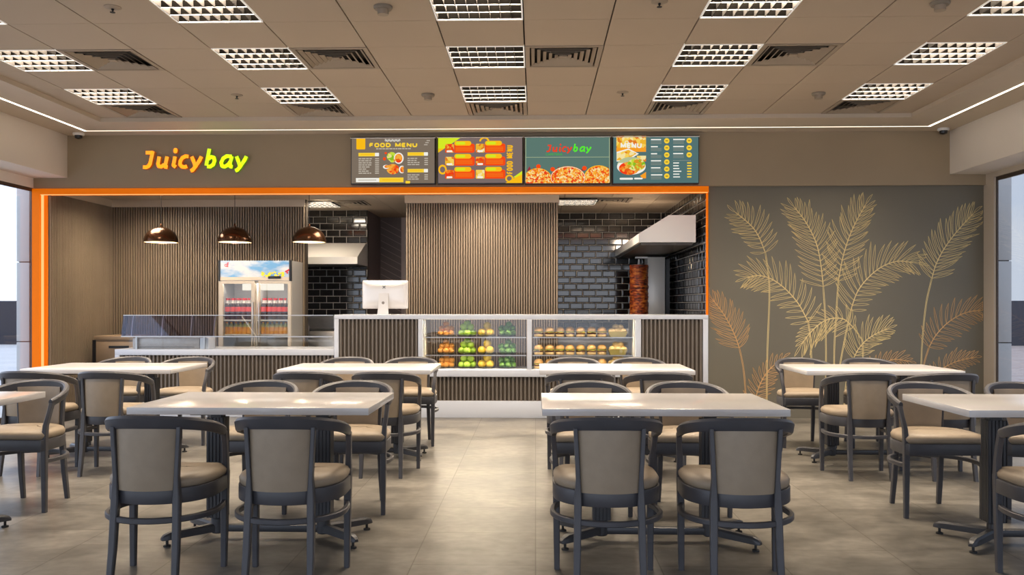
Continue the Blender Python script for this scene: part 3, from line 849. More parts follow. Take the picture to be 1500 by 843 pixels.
def sprinkler(u, v, label):
    p = onZ(u, v, ZC-.03)
    root = thing('sprinkler', label, 'sprinkler', (p.x, p.y, ZC), group='ceiling sprinklers')
    MB().lathe([(.055, 0), (.055, -.004), (.030, -.010), (.012, -.012)], (0,0,0), 16, True, True).build('escutcheon', M['vent'], root)
    mb = MB().lathe([(.009, -.01), (.008, -.022), (.004, -.025), (.004, -.034)], (0,0,0), 10, True, True); mb.lathe([(.017, -.034), (.017, -.037)], (0,0,0), 12, True, True)
    mb.build('head', M['darkmetal'], root)
sprinkler(165, 17, 'Small ceiling sprinkler at the top left beside a louvred light'); sprinkler(347, 144, 'Small ceiling sprinkler above the lettered shop sign')
sprinkler(912, 140, 'Small ceiling sprinkler above the two right menu screens'); sprinkler(966, 9, 'Small ceiling sprinkler at the picture top, right of centre')
M['detgrey'] = mat('grey_plastic', (.26, .22, .17), .5)
def detector(u, v, label):
    p = onZ(u, v, ZC-.03)
    root = thing('smoke_detector', label, 'smoke detector', (p.x, p.y, ZC), group='smoke detectors')
    MB().lathe([(.062, 0), (.062, -.012), (.055, -.022)], (0,0,0), 24, True, True).build('base', M['detgrey'], root, smooth=30)
    MB().lathe([(.036, -.022), (.036, -.055), (.026, -.055)], (0,0,0), 20, True, True).build('sensor', M['vent'], root, smooth=30)
detector(561, 16, 'Round smoke detector at the picture top, left of the centre light'); detector(627, 143, 'Round smoke detector above the left menu screens')
detector(1377, 10, 'Round smoke detector at the picture top right'); detector(1199, 141, 'Round smoke detector beside the rear right ceiling light')
def dome_cam(u, v, label):
    p = onZ(u, v, ZS-.02)
    root = thing('dome_camera', label, 'security camera', (p.x, min(p.y, YW-.07), ZS), group='dome cameras')
    MB().lathe([(.060, 0), (.060, -.02), (.052, -.026)], (0,0,0), 24, True, True).build('base', M['whitepl'], root, smooth=30)
    MB().lathe([(.042, -.026), (.038, -.055), (.024, -.060), (.004, -.066)], (0,0,0), 20, False, True).build('dome', M['black'], root)
dome_cam(115, 198, 'Small dome camera in the left corner above the shop front'); dome_cam(1382, 191, 'Small dome camera in the right corner above the shop front')
# light line let into the lowered border
YLED = 9.41; xl, xr = pX(125, YLED), pX(1361, YLED)
ls = thing('led_strip', 'Thin warm light line running round the lowered ceiling border', 'light strip', (0, 0, ZS))
MB().box(xl, xr, YLED-.006, YLED+.006, -.004, 0).build('rear_run', M['led'], ls, smooth=0)
MB().box(xl-.010, xl+.010, YREAR, YLED, -.004, 0).build('left_run', M['ledside'], ls, smooth=0)
MB().box(xr-.010, xr+.010, YREAR, YLED, -.004, 0).build('right_run', M['ledside'], ls, smooth=0)

# ================================================================== PORTAL, SIGN, SCREENS
pt = thing('orange_portal', 'Glowing orange portal frame round the kitchen opening', 'portal frame', (0, 0, 0))
ZP1 = pZ(273.8, YW-.03); ZP0 = pZ(282.5, YW-.03)
p0, p1 = ux(49), ux(1037.5)
mb = MB(); mb.box(p0, p1, YW-.03, YW+.10, ZP0, ZP1); mb.build('header', M['orange'], pt, smooth=0)
mb = MB(); mb.box(p0, ux(60.5), YW-.03, YW+.034, 0, ZP0); mb.box(ux(60.5), ux(68), YW+.02, YW+.034, 0, ZP0); mb.build('post', M['orange'], pt, smooth=0)
mb = MB(); mb.box(ux(1035.2), p1, YW+.0, YW+.05, ZT, ZP0); mb.build('edge_post', M['orange'], pt, smooth=0)
mb = MB(); mb.box(ux(60.8), ux(63), YW-.006, YW+.018, .02, ZP0-.004); mb.build('light_line', M['orangeled'], pt, smooth=0)
mb = MB(); mb.box(ux(61), ux(1036), YW-.025, YW-.005, ZP0-.006, ZP0); mb.build('light_line', M['orangeled'], pt, smooth=0)

sg = thing('shop_sign', 'Raised slanting orange and lime lettering on the taupe fascia', 'sign', (0, 0, 0))
M['signo'] = mat('orange_letter', (1, .42, .03), .35, emit=(1, .36, .02), est=.85); M['signg'] = mat('lime_letter', (.62, .9, .02), .35, emit=(.62, .90, .01), est=.85)
M['signside'] = mat('letter_return', (.55, .16, .02), .5, emit=(1, .2, .01), est=.15); M['signsideg'] = mat('letter_return_green', (.2, .35, .02), .5, emit=(.3, .6, .01), est=.15)
def sx(q): return ux(130+q/5.556)
def sz(q): return pZ(180+q/5.556, YF, 290)
for ch in ('J', 'u', 'i', 'c', 'y', 'b', 'a', 'y2'):
    g_ = ch in ('b', 'a', 'y2'); mb = MB(); mb.use(0)
    for line in NAME[ch]: stroke(mb, [(sx(a), sz(b2)) for a, b2 in line], .0415, YW-.045, .045)
    if ch == 'i':
        stroke(mb, [(sx(720), sz(226)), (sx(718.5), sz(238))], .046, YW-.045, .045, True)
    mb.build('letter', [M['signg' if g_ else 'signo'], M['signsideg' if g_ else 'signside']], sg, smooth=0)

# screens ---------------------------------------------------------------
E = {}
def e_(n, c, s=1.0): E[n] = glow('screen_'+n, c, s)
e_('taupe', (.20, .155, .115)); e_('mauve', (.195, .145, .135)); e_('green', (.105, .185, .155)); e_('teal', (.085, .165, .165))
e_('yellow', (.93, .62, .04)); e_('amber', (.95, .50, .01)); e_('lime', (.66, .80, .02)); e_('white', (.88, .86, .78)); e_('pale', (.52, .46, .38)); e_('red', (.90, .07, .008))
e_('orange', (.92, .34, .02)); e_('logo_red', (.80, .055, .02)); e_('logo_green', (.10, .80, .03)); e_('dimgreen', (.06, .42, .06)); e_('grey', (.24, .26, .22)); e_('brown', (.33, .22, .03)); e_('magenta', (.30, .03, .05)); e_('olive', (.45, .52, .30))
E['pizza'] = food('screen_pizza', [(.85, .10, .01), (.95, .42, .04), (.94, .60, .14), (.80, .05, .01), (.93, .74, .36), (.90, .28, .02)], 38, 1)
E['dish'] = food('screen_dish', [(.75, .12, .01), (.92, .22, .02), (.85, .05, .01), (.9, .4, .05)], 24, 1)
E['salad'] = food('screen_salad', [(.25, .5, .02), (.55, .7, .05), (.8, .75, .25), (.7, .3, .02)], 24, 1)
E['table'] = food('screen_table', [(.85, .45, .03), (.92, .62, .10), (.75, .20, .02), (.9, .75, .35)], 14, 1)
def screen(label, u0, u1, v0, v1, bgm):
    root = thing('menu_screen', label, 'menu screen', (0, 0, 0), group='menu screens over the counter')
    yb = YW-.065; U = lambda u: pX(u, yb); V = lambda v: pZ(v, yb, (u0+u1)/2)
    x0, x1, z1, z0 = U(u0), U(u1), V(v0), V(v1)
    MB().box(x0, x1, yb, YW, z0, z1).build('housing', M['black'], root, smooth=30, bevel=.003)
    MB().box(x0-.004, x1+.004, yb-.012, yb+.004, V(v0+2.6), V(v0+1.6)).build('top_strip', M['whitepl'], root, smooth=0)
    q = 1.0
    pn = MB().quad((U(u0+q), yb-.002, V(v1-1.8)), (U(u1-q), yb-.002, V(v1-1.8)), (U(u1-q), yb-.002, V(v0+1.2)), (U(u0+q), yb-.002, V(v0+1.2))).build('screen_panel', E[bgm], root, smooth=0)
    parts = {}
    def g(m):
        if m in ('red', 'amber', 'lime', 'yellow', 'dish', 'salad', 'table', 'olive', 'magenta', 'pizza'): m = (m, len(parts))
        if m not in parts: parts[m] = MB()
        return parts[m]
    lay = [0]
    def rect(m, a, b2, c, d, r=0):
        lay[0] += 1; y = yb-.002-.00006*lay[0]-.0004
        xa, xb, zb, zt = U(a), U(b2), V(d), V(c); r = min(r*.0076, (xb-xa)/2, (zt-zb)/2)
        pts = []
        for cx, cz, s in ((xb-r, zt-r, 0), (xa+r, zt-r, 90), (xa+r, zb+r, 180), (xb-r, zb+r, 270)):
            for k in range(5 if r else 1):
                an = R(s+22.5*k); pts.append((cx+r*math.cos(an), y, cz+r*math.sin(an)))
        g(m).add(pts, [tuple(range(len(pts)))])
    def poly(m, P2):
        lay[0] += 1; y = yb-.002-.00006*lay[0]-.0004
        pts = [(U(a), y, V(b2)) for a, b2 in P2]; g(m).add(pts, [tuple(range(len(pts)))])
    def disc(m, cu, cv, ru, rv=None, a0=0, a1=360, hole=0):
        rv = rv or ru; lay[0] += 1; y = yb-.002-.00006*lay[0]-.0004; n = 24
        cl = lambda u_, v_: (U(min(max(u_, u0+1.2), u1-1.2)), y, V(min(v_, v1-2)))
        out = [cl(cu+ru*math.cos(R(a0+(a1-a0)*k/n)), cv-rv*math.sin(R(a0+(a1-a0)*k/n))) for k in range(n+1)]
        if hole:
            inn = [cl(cu+ru*hole*math.cos(R(a0+(a1-a0)*k/n)), cv-rv*hole*math.sin(R(a0+(a1-a0)*k/n))) for k in range(n+1)]
            g(m).add(out+inn, [(k, k+1, n+2+k, n+1+k) for k in range(n)])
        else: g(m).add(out, [tuple(range(n+1 if a1-a0 < 360 else n))])
    def txt(m, s, a, b2, c, d, bold=.02, shear=0, vertical=False):
        lay[0] += 1; put_text(g(m), s, U(a), U(b2), V(d), V(c), yb-.0035-.00006*lay[0], bold=bold, shear=shear, vertical=vertical)
    def heavy(m, s, a, b2, c, d, wt, vertical=False):
        lay[0] += 1; word(g(m), s, U(a), U(b2), V(d), V(c), yb-.0035-.00006*lay[0], wt, vertical=vertical)
    def logo(m, lines, fu, fv, dot=False):
        lay[0] += 1
        for line in lines: stroke(g(m), [(U(fu(a)), V(fv(b2))) for a, b2 in line], .0172, yb-.0035-.00006*lay[0], 0, dot)
    def done():
        nm = {'pizza': 'pizza_picture', 'dish': 'food_picture', 'salad': 'food_picture', 'table': 'food_picture'}
        for m, mbx in parts.items():
            m = m[0] if isinstance(m, tuple) else m
            mbx.build(nm.get(m, 'screen_lettering' if m in ('white', 'logo_red', 'logo_green', 'dimgreen') else 'screen_graphic'), E[m], root, smooth=0)
    return rect, poly, disc, txt, heavy, logo, done
# 1: taupe FOOD MENU
k = 1475/140
A = lambda x: 505+x/k
B = lambda y: 195+y/k
rect, poly, disc, txt, heavy, logo, done = screen('Taupe FOOD MENU screen with plated food, leftmost of the four', 514, 637.5, 200.5, 270.5, 'taupe')
rect('amber', A(180), A(318), B(72), B(252), 1.5)
heavy('yellow', 'FOOD MENU', A(380), A(1120), B(152), B(222), .30)
rng = random.Random(3)
def wordline(m, a, b2, c, d):
    x = a
    while x < b2-8:
        ln = rng.uniform(28, 60); rect(m, A(x), A(min(b2, x+ln)), B(c), B(d)); x += ln+9
def script(m, x0, x1, y): # a hand-written looking flourish
    for i in range(9): 
        t0 = x0+(x1-x0)*i/9; disc(m, A(t0+12), B(y+(i % 2)*8), 1.2, 1.6, hole=.55)
script('white', 620, 860, 112)
wordline('pale', 485, 1020, 236, 252)
for (x0, x1, y) in ((213, 530, 305), (970, 1285, 300), (970, 1285, 557)):
    rect('yellow', A(x0), A(x1-60), B(y), B(y+54)); rect('white', A(x1-62), A(x1), B(y), B(y+54), .8); rect('amber', A(x0+35), A(x1-95), B(y+20), B(y+32))
for i in range(8): wordline('pale', 215, 215+[205,190,200,210,180,130,160,195][i], 388+32*i, 404+32*i); rect('pale', A(470), A(530), B(388+32*i), B(404+32*i))
for i in range(4): wordline('pale', 970, 970+[150,140,185,195][i], 387+32*i, 402+32*i); rect('pale', A(1230), A(1285), B(387+32*i), B(402+32*i))
for i in range(3): wordline('pale', 970, 970+[195,155,185][i], 642+32*i, 658+32*i); rect('pale', A(1230), A(1285), B(642+32*i), B(658+32*i))
disc('salad', A(725), B(365), 7.0, 6.6); disc('white', A(835), B(392), 7.2, 8.2); disc('dish', A(832), B(392), 5.6, 6.6); disc('red', A(635), B(312), 2.0, 1.6); disc('red', A(615), B(400), 2.2, 2.4)
disc('dish', A(745), B(560), 9.2, 7.6); disc('white', A(885), B(566), 4.6, 5.6, 60, 300); disc('dish', A(893), B(566), 3.4, 4.4, 60, 300); disc('white', A(640), B(525), 4.6, 3.0); disc('dish', A(655), B(520), 4.0, 2.2); disc('salad', A(740), B(430), 4, 2.6)
rect('white', A(175), A(535), B(695), B(760)); rect('yellow', A(535), A(908), B(690), B(762)); rect('pale', A(210), A(490), B(720), B(734)); rect('amber', A(580), A(860), B(718), B(732)); rect('yellow', A(940), A(1010), B(742), B(782), .8)
for i in range(3): rect('pale', A(1225+20*i), A(1280+18*i), B(180-32*i), B(192-32*i))
done()
# 2: mauve FOOD MENU with six red cards
A = lambda x: 635+x/k
rect, poly, disc, txt, heavy, logo, done = screen('Mauve menu screen with six red cards and sideways FOOD MENU', 641, 766, 199.5, 270, 'mauve')
poly('lime', [(A(72), B(65)), (A(72), B(300)), (A(430), B(65))]); poly('amber', [(A(76), B(300)), (A(76), B(238)), (A(170), B(238))])
poly('lime', [(A(1368), B(590)), (A(1368), B(690)), (A(1225), B(690))]); poly('amber', [(A(1110), B(775)), (A(1368), B(775)), (A(1368), B(640)), (A(1260), B(690))])
disc('amber', A(140), B(563), 6.2, 7.2, hole=.62); disc('amber', A(785), B(130), 7.4, 6.4, 0, 180, hole=.66); disc('amber', A(1170), B(705), 6, 5.6, hole=.6)
for i, y in enumerate((155, 355, 557)):
    for x in (322, 795):
        rect('red', A(x), A(x+315), B(y+10), B(y+150), 3); rect('red', A(x), A(x+60), B(y+10), B(y+150))
        rect('amber', A(x), A(x+262), B(y-33), B(y+40), 3.4); rect('lime', A(x+22), A(x+170), B(y-20), B(y+22), 2)
        for q in range(4): rect('orange', A(x+20), A(x+280), B(y+62+18*q), B(y+66+18*q))
        rect('table' if (i+(x > 500)) % 2 else 'dish', A(x-142), A(x-6), B(y+12), B(y+148), 1.5)
        rect('white', A(x-120), A(x-30), B(y+112), B(y+140), 1.2)
heavy('amber', 'FOOD MENU', A(1130), A(1225), B(192), B(635), .19, True)
done()
# 3: green screen with the shop's name and pizzas
k3 = 1423/135
A = lambda x: 765+x/k3
B = lambda y: 195+y/k3
rect, poly, disc, txt, heavy, logo, done = screen('Green screen with the shop name above three pizzas', 768.5, 894.5, 199, 270, 'green')
for (cx, h) in ((110, 60), (250, 95), (180, 45), (480, 40), (560, 55), (620, 25), (940, 40), (760, 30), (1170, 30), (1320, 45), (1050, 25), (330, 22), (870, 18)):
    poly('magenta', [(A(cx-38), B(585)), (A(cx), B(585-h*.9-20)), (A(cx+38), B(585))])
for (cx, cyy) in ((250, 515), (960, 545), (470, 560)): disc('red', A(cx), B(cyy), 3.4, 3.2)
rect('pizza', A(60), A(1342), B(650), B(776))
disc('amber', A(240), B(700), 20, 15); disc('pizza', A(240), B(702), 19.2, 14.4)
disc('amber', A(1180), B(695), 21.5, 18.4); disc('pizza', A(1180), B(697), 20.6, 17.6)
disc('orange', A(705), B(690), 25.6, 16.8); disc('white', A(705), B(690), 25.0, 16.2); disc('pizza', A(705), B(690), 24.4, 15.6)
rect('olive', A(50), A(1350), B(371), B(377)); rect('olive', A(50), A(58), B(80), B(720)); rect('olive', A(1342), A(1350), B(80), B(720))
for ch in NAME: logo('logo_green' if ch in ('b', 'a', 'y2') else 'logo_red', NAME[ch], lambda q: A(370+(q-448)*.8165), lambda q: B(165+(q-213)*.785))
logo('logo_red', [[(719, 228), (718, 238)]], lambda q: A(370+(q-448)*.8165), lambda q: B(165+(q-213)*.785), True)
txt('dimgreen', 'CAFETERIA', A(362), A(622), B(312), B(348), .012)
done()
# 4: teal MENU with price dots
A = lambda x: 892+x/k
B = lambda y: 195+y/k
rect, poly, disc, txt, heavy, logo, done = screen('Teal MENU screen with yellow price dots, rightmost of the four', 897.5, 1024, 198.5, 270, 'teal')
rect('table', A(115), A(572), B(45), B(250)); rect('table', A(430), A(572), B(350), B(440)); rect('orange', A(115), A(572), B(225), B(290))
poly('white', [(A(118), B(440)), (A(118), B(290)), (A(300), B(238)), (A(462), B(320)), (A(300), B(420))]); poly('table', [(A(122), B(425)), (A(122), B(310)), (A(300), B(258)), (A(430), B(318)), (A(290), B(400))])
disc('olive', A(345), B(500), 21, 12.6); disc('white', A(345), B(520), 21, 11.5, 150, 390); disc('dish', A(310), B(545), 15, 9.5); disc('salad', A(420), B(490), 13.5, 9); poly('orange', [(A(480), B(660)), (A(572), B(600)), (A(572), B(700)), (A(520), B(700))])
heavy('white', 'MENU', A(180), A(505), B(150), B(232), .26); disc('white', A(275), B(145), 3, 2.4, hole=.7)
rect('white', A(165), A(370), B(690), B(720), 1.2); rect('white', A(388), A(520), B(690), B(716), 1.2)
for i in range(6):
    y = 122+109*i; disc('yellow', A(892), B(y), 3.9); rect('brown', A(872), A(912), B(y-8), B(y+8)); rect('white', A(648), A(648+[155,105,95,155,145,175][i]), B(y-28), B(y-10))
    for q in range(3): rect('grey', A(645), A(810), B(y+4+18*q), B(y+12+18*q))
for i in range(3):
    y = 122+109*i; disc('yellow', A(1237), B(y), 3.9); rect('brown', A(1217), A(1257), B(y-8), B(y+8)); rect('white', A(990), A(990+[180,165,155][i]), B(y-28), B(y-10))
    for q in range(3): rect('grey', A(990), A(1155), B(y+4+18*q), B(y+12+18*q))
for i in range(14): rect('pale', A(990+20*i), A(1000+20*i), B(424), B(430))
for i in range(6): rect('white', A(990), A(990+[90,85,95,125,95,105][i]), B(458+43*i), B(474+43*i)); rect('yellow', A(1205), A(1272), B(456+43*i), B(476+43*i), .5)
done()

# ================================================================== KITCHEN THINGS
YP = 10.2
def make_pendant():
    root = thing('pendant_lamp', 'x', 'pendant lamp')
    r = pX(260, YP)-pX(212, YP); r /= 2; h = .182
    prof = [(r*math.cos(R(a)), h*math.sin(R(a))) for a in range(0, 91, 6)]; prof[-1] = (.012, h)
    inn = [(max(.010, (r-.006)*math.cos(R(a))), (h-.006)*math.sin(R(a))-.0) for a in range(0, 91, 6)]
    mb = MB(); mb.use(0).lathe(prof, (0,0,0), 40); mb.use(0).lathe([(r, 0), (r, -.004), (r-.006, -.004), (r-.006, 0)], (0,0,0), 40)
    mb.build('shade', M['bronze'], root, smooth=50)
    MB().lathe(inn, (0,0,0), 40).build('shade_lining', M['shadein'], root, smooth=60)
    MB().lathe([(.014, h-.01), (.018, h+.01), (.010, h+.03), (.004, h+.04)], (0,0,0), 14, True, True).build('cap', M['bronze'], root)
    MB().tube([(0,0,h+.03), (0,0,ZK-Z0P)], .0035, 6).build('cord', M['black'], root)
    MB().lathe([(.045, ZK-Z0P), (.045, ZK-Z0P-.02), (.01, ZK-Z0P-.03)], (0,0,0), 16, True, True).build('ceiling_rose', M['bronze'], root)
    MB().lathe([(.002, .02), (.022, .035), (.030, .06), (.020, .09), (.012, .12)], (0,0,0), 14, True, True).build('bulb', M['bulb'], root)
    lamp('lamp', 'POINT', (0, 0, .012), W_PENDANT, (1, .78, .5), root, shadow_soft_size=.03)
    return root
Z0P = pZ(354, YP)
pp = make_pendant()
for i, (u, l) in enumerate(((236, 'leftmost of the three, over the tinted glass guard'), (344, 'middle one of the three, above the fridge'), (453, 'rightmost of the three, before the tiled niche'))):
    o = pp if i == 0 else copy_tree(pp)
    o.location = (pX(u, YP), YP, Z0P); o['label'] = 'Bronze dome pendant lamp, '+l; o['group'] = 'bronze dome pendants'
# kitchen ceiling lights and vents hang just under the panels
kl = None
for i, ((x, y, s), l) in enumerate(zip(KL, ('over the tiled niche on the left', 'over the tiled alcove on the right', 'behind the orange header on the left', 'behind the orange header before the dark doorway', 'behind the orange header before the centre slats', 'behind the orange header before the kebab grill'))):
    if kl is None:
        kl = thing('kitchen_light', 'x', 'ceiling light', group='kitchen ceiling lights')
        mb = MB(); a = .27
        for k in range(9): xx = -a+2*a*k/8; mb.box(xx-.003, xx+.003, -a, a, -.028, -.010)
        for k in range(5): yy = -a+2*a*k/4; mb.box(-a, a, yy-.003, yy+.003, -.028, -.010)
        mb.build('louvre', M['blade'], kl, smooth=0)
        mb = MB()
        for k in range(9): xx = -a+2*a*k/8; mb.box(xx-.005, xx+.005, -a, a, -.030, -.028)
        for k in range(5): yy = -a+2*a*k/4; mb.box(-a, a, yy-.005, yy+.005, -.0302, -.0282)
        mb.build('glowing_louvre_lip', M['glowlip'], kl, smooth=0)
        MB().box(-a, a, -a, a, -.006, -.001).build('housing', M['reflector'], kl, smooth=0)
        lamp('lamp', 'AREA', (0, 0, -.012), W_KITCHEN, WARM, kl, shape='SQUARE', size=.5)
        o = kl
    else: o = copy_tree(kl)
    o.location = (x, y, ZK); o['label'] = 'Louvred kitchen ceiling light '+l; o['group'] = 'kitchen ceiling lights'
for o in [q for q in bpy.data.objects if q.name.startswith('kitchen_light') and q.location.y > 11]:      # the two rear ones are dimmer
    for ch in o.children:
        if ch.type == 'LIGHT': ch.data = ch.data.copy(); ch.data.energy = W_NICHE
for (x, y, s), l in zip(KV, ('over the tiled niche on the left', 'over the tiled alcove on the right')):
    o = thing('kitchen_vent', 'Slotted kitchen ceiling vent '+l, 'air vent', (x, y, ZK), group='kitchen ceiling vents')
    mb = MB()
    for i in range(4): ring_sq(mb, .27-.06*i, -.012, .235-.06*i, -.002)
    mb.box(-.03, .03, -.03, .03, -.012, -.008)
    mb.build('louvre_cones', M['vent'], o, smooth=0)
    MB().box(-.27, .27, -.27, .27, -.001, -.0002).build('backing', M['plenum'], o, smooth=0)

# glass door fridge --------------------------------------------------------
YR0 = 10.62
fx0, fx1 = pX(320, YR0), pX(426.5, YR0); fw_ = fx1-fx0; fz = lambda v: pZ(v, YR0, 373); FH = fz(382)
fr = thing('drinks_fridge', 'Tall double glass-door drinks fridge with a sky-blue picture header', 'fridge', ((fx0+fx1)/2, YR0, 0))
fxx = lambda u: pX(u, YR0)-(fx0+fx1)/2
M['fridge'] = mat('fridge_grey', (.50, .49, .48), .35, metal=.3); M['fridgein'] = mat('fridge_white_inside', (.80, .77, .73), .4); M['fridgeframe'] = mat('fridge_champagne_frame', (.62, .54, .44), .35, metal=.2)
hw = fw_/2; D = Y1-.02-YR0
mb = MB(); mb.box(-hw, -hw+.03, .03, D, .06, FH); mb.box(hw-.03, hw, .03, D, .06, FH); mb.box(-hw+.03, hw-.03, D-.03, D, .06, FH-.03); mb.box(-hw+.03, hw-.03, .03, D-.03, FH-.03, FH); mb.box(-hw+.03, hw-.03, .03, D-.03, .06, .25)
mb.box(-hw+.031, hw-.031, .031, D-.031, fz(411)-.01, FH-.031); mb.build('cabinet', M['fridge'], fr, smooth=0)
MB().box(-hw+.03, hw-.03, D-.05, D-.031, .25, fz(411)-.01).build('back_liner', M['fridgein'], fr, smooth=0)
MB().box(-.012, .012, .04, D-.05, .25, fz(411)-.01).build('divider', M['fridgein'], fr, smooth=0)
m, t, b = nodes('fridge_header_picture')
g = t.nodes.new('ShaderNodeTexCoord'); n = t.nodes.new('ShaderNodeTexNoise'); n.inputs['Scale'].default_value = 3.2; n.inputs['Detail'].default_value = 5
mpn = t.nodes.new('ShaderNodeMapping'); mpn.inputs['Scale'].default_value = (1, 1, 2.6)
r = t.nodes.new('ShaderNodeValToRGB'); r.color_ramp.elements[0].position = .40; r.color_ramp.elements[0].color = (.14, .34, .62, 1); r.color_ramp.elements[1].position = .58; r.color_ramp.elements[1].color = (.60, .63, .68, 1)
t.links.new(g.outputs['Object'], mpn.inputs[0]); t.links.new(mpn.outputs[0], n.inputs['Vector']); t.links.new(n.outputs[0], r.inputs[0]); t.links.new(r.outputs[0], b.inputs['Base Color'])
t.links.new(r.outputs[0], b.inputs['Emission Color']); b.inputs['Emission Strength'].default_value = .2; b.inputs['Roughness'].default_value = .25
M['header'] = m
hd = MB().box(-hw+.02, hw-.02, .0, .03, fz(411), FH).build('header', M['header'], fr, smooth=30)
for s in (-1, 1): MB().box(s*hw, s*(hw-.024), -.006, .04, fz(412), FH+.004).build('header_end_cap', M['black'], fr, smooth=0)
M['redink'] = mat('red_print', (.65, .02, .03), .4); M['yelink'] = mat('yellow_print', (.85, .62, .03), .4, emit=(.85, .62, .03), est=.35); M['whiteband'] = mat('header_lower_band', (.70, .60, .50), .4)
MB().box(fxx(321.5), fxx(425), -.002, 0, fz(411), fz(406.2)).build('header_band', M['whiteband'], hd, smooth=0)
mb = MB(); put_text(mb, 'C', fxx(329), fxx(332), fz(391), fz(387), -.003, bold=.03); put_text(mb, 'E', fxx(332), fxx(335.3), fz(391.2), fz(385), -.003, bold=.03, shear=.2); mb.build('header_logo', M['redink'], hd, smooth=0)
rng = random.Random(5)
mb = MB()
for i in range(26):
    u = rng.uniform(384, 416); v = rng.uniform(399, 405); mb.lathe([(.013, 0)], (0, 0, 0), 8)
    q = Vector((fxx(u), -.0024-.0001*i, fz(v))); rr_ = rng.uniform(.010, .02)
    mb.add([(q.x+rr_*math.cos(k), q.y, q.z+rr_*.8*math.sin(k)) for k in [j*math.pi/4 for j in range(8)]], [tuple(range(8))])
mb.build('yellow_flowers', M['yelink'], hd, smooth=0)
mb = MB(); mb.lathe([(.0, 0)], (0,0,0), 3); mb = MB()
for (u, v) in ((419, 398), (421, 397), (423, 396), (421, 400)):
    q = Vector((fxx(u), -.006, fz(v))); mb.add([(q.x+.012*math.cos(j*math.pi/4), q.y, q.z+.012*math.sin(j*math.pi/4)) for j in range(8)], [tuple(range(8))])
mb.build('red_flower', M['redink'], hd, smooth=0)
MB().box(fxx(393), fxx(411.5), -.012, 0, fz(408.5), fz(404.8)).build('thermostat', M['black'], hd, smooth=30, bevel=.002)
for (u0, u1, g0, g1, hx) in ((320.5, 373, 326.5, 368, 371), (378.5, 426, 380.5, 421.5, 380)):
    dz0, dz1, gz1 = .27, fz(411.6), fz(416)
    mb = MB(); mb.box(fxx(u0), fxx(g0), -.0, .03, dz0, dz1); mb.box(fxx(g1), fxx(u1), -.0, .03, dz0, dz1); mb.box(fxx(g0), fxx(g1), 0, .03, gz1, dz1); mb.box(fxx(g0), fxx(g1), 0, .03, dz0, dz0+.08)
    dr = mb.build('door', M['fridgeframe'], fr, smooth=0)
    MB().box(fxx(g0), fxx(g1), .012, .018, dz0+.08, gz1).build('door_glass', M['glass'], dr, smooth=0)
    MB().box(fxx(hx)-.006, fxx(hx)+.006, -.025, 0, .75, 1.30).build('handle', M['steel'], dr, smooth=30, bevel=.003)
M['fridgelight'] = glow('fridge_light', (1, .9, .74), 1.05)
MB().box(fxx(347), fxx(405), .20, .32, fz(425), fz(416)+.02).build('light_box', M['fridgelight'], fr, smooth=30)
lamp('fridge_lamp', 'AREA', (0, .10, fz(416)), 1.9, (1, .9, .75), fr, shape='RECTANGLE', size=fw_-.15, size_y=.05, rot=(R(-20), 0, 0))
lamp('fridge_lamp', 'AREA', (0, .06, fz(416)), .8, (1, .9, .75), fr, shape='RECTANGLE', size=fw_-.15, size_y=.05, rot=(0, 0, 0))
YBt = .17
zs1 = pZ(468.5, YR0+YBt, 350); zs2 = pZ(489.5, YR0+YBt, 350)
for z in (zs1, zs2, .58): MB().box(-hw+.03, hw-.03, .06, D-.05, z-.016, z).build('shelf', M['fridgein'], fr, smooth=0)
# bottles
M['cola'] = mat('cola', (.045, .012, .006), .15); M['colared'] = mat('red_label', (.80, .035, .015), .4); M['capred'] = mat('red_cap', (.62, .012, .012), .4)
M['juice'] = mat('orange_juice', (.90, .40, .03), .65, spec=.2); M['juicelab'] = mat('leafy_label', (.55, .55, .18), .5); M['clearneck'] = mat('clear_neck', (.70, .66, .62), .2)
def make_cola():
    root = thing('cola_bottle', 'x', 'bottle'); r = .036
    MB().lathe([(r*.9, 0), (r, .012), (r, .075), (r*.93, .09), (r, .10), (r, .165), (r*.93, .185), (r*.62, .206)], (0,0,0), 14, True, False).build('body', M['cola'], root)
    MB().lathe([(r+.001, .100), (r+.001, .160)], (0,0,0), 14).build('label_band', M['colared'], root)
    MB().lathe([(r*.62, .206), (r*.40, .228), (.0125, .245)], (0,0,0), 12).build('neck', M['clearneck'], root)
    MB().lathe([(.016, .243), (.016, .268), (.014, .270)], (0,0,0), 12, True, True).build('cap', M['capred'], root)
    return root
def make_juice():
    root = thing('juice_bottle', 'x', 'bottle'); r = .031
    MB().lathe([(r*.9, 0), (r, .01), (r, .060), (r*.88, .075), (r, .088)], (0,0,0), 14, True, False).build('body', M['juice'], root)
    MB().lathe([(r, .088), (r*.95, .105), (r*.6, .125), (.012, .135)], (0,0,0), 14).build('shoulder', M['juicelab'], root)
    MB().lathe([(.014, .134), (.014, .150)], (0,0,0), 10, True, True).build('cap', M['juice'], root)
    return root
ordn = ['first', 'second', 'third', 'fourth', 'fifth', 'sixth', 'seventh', 'eighth', 'ninth']
pc, pj = make_cola(), make_juice(); fc = fj = True
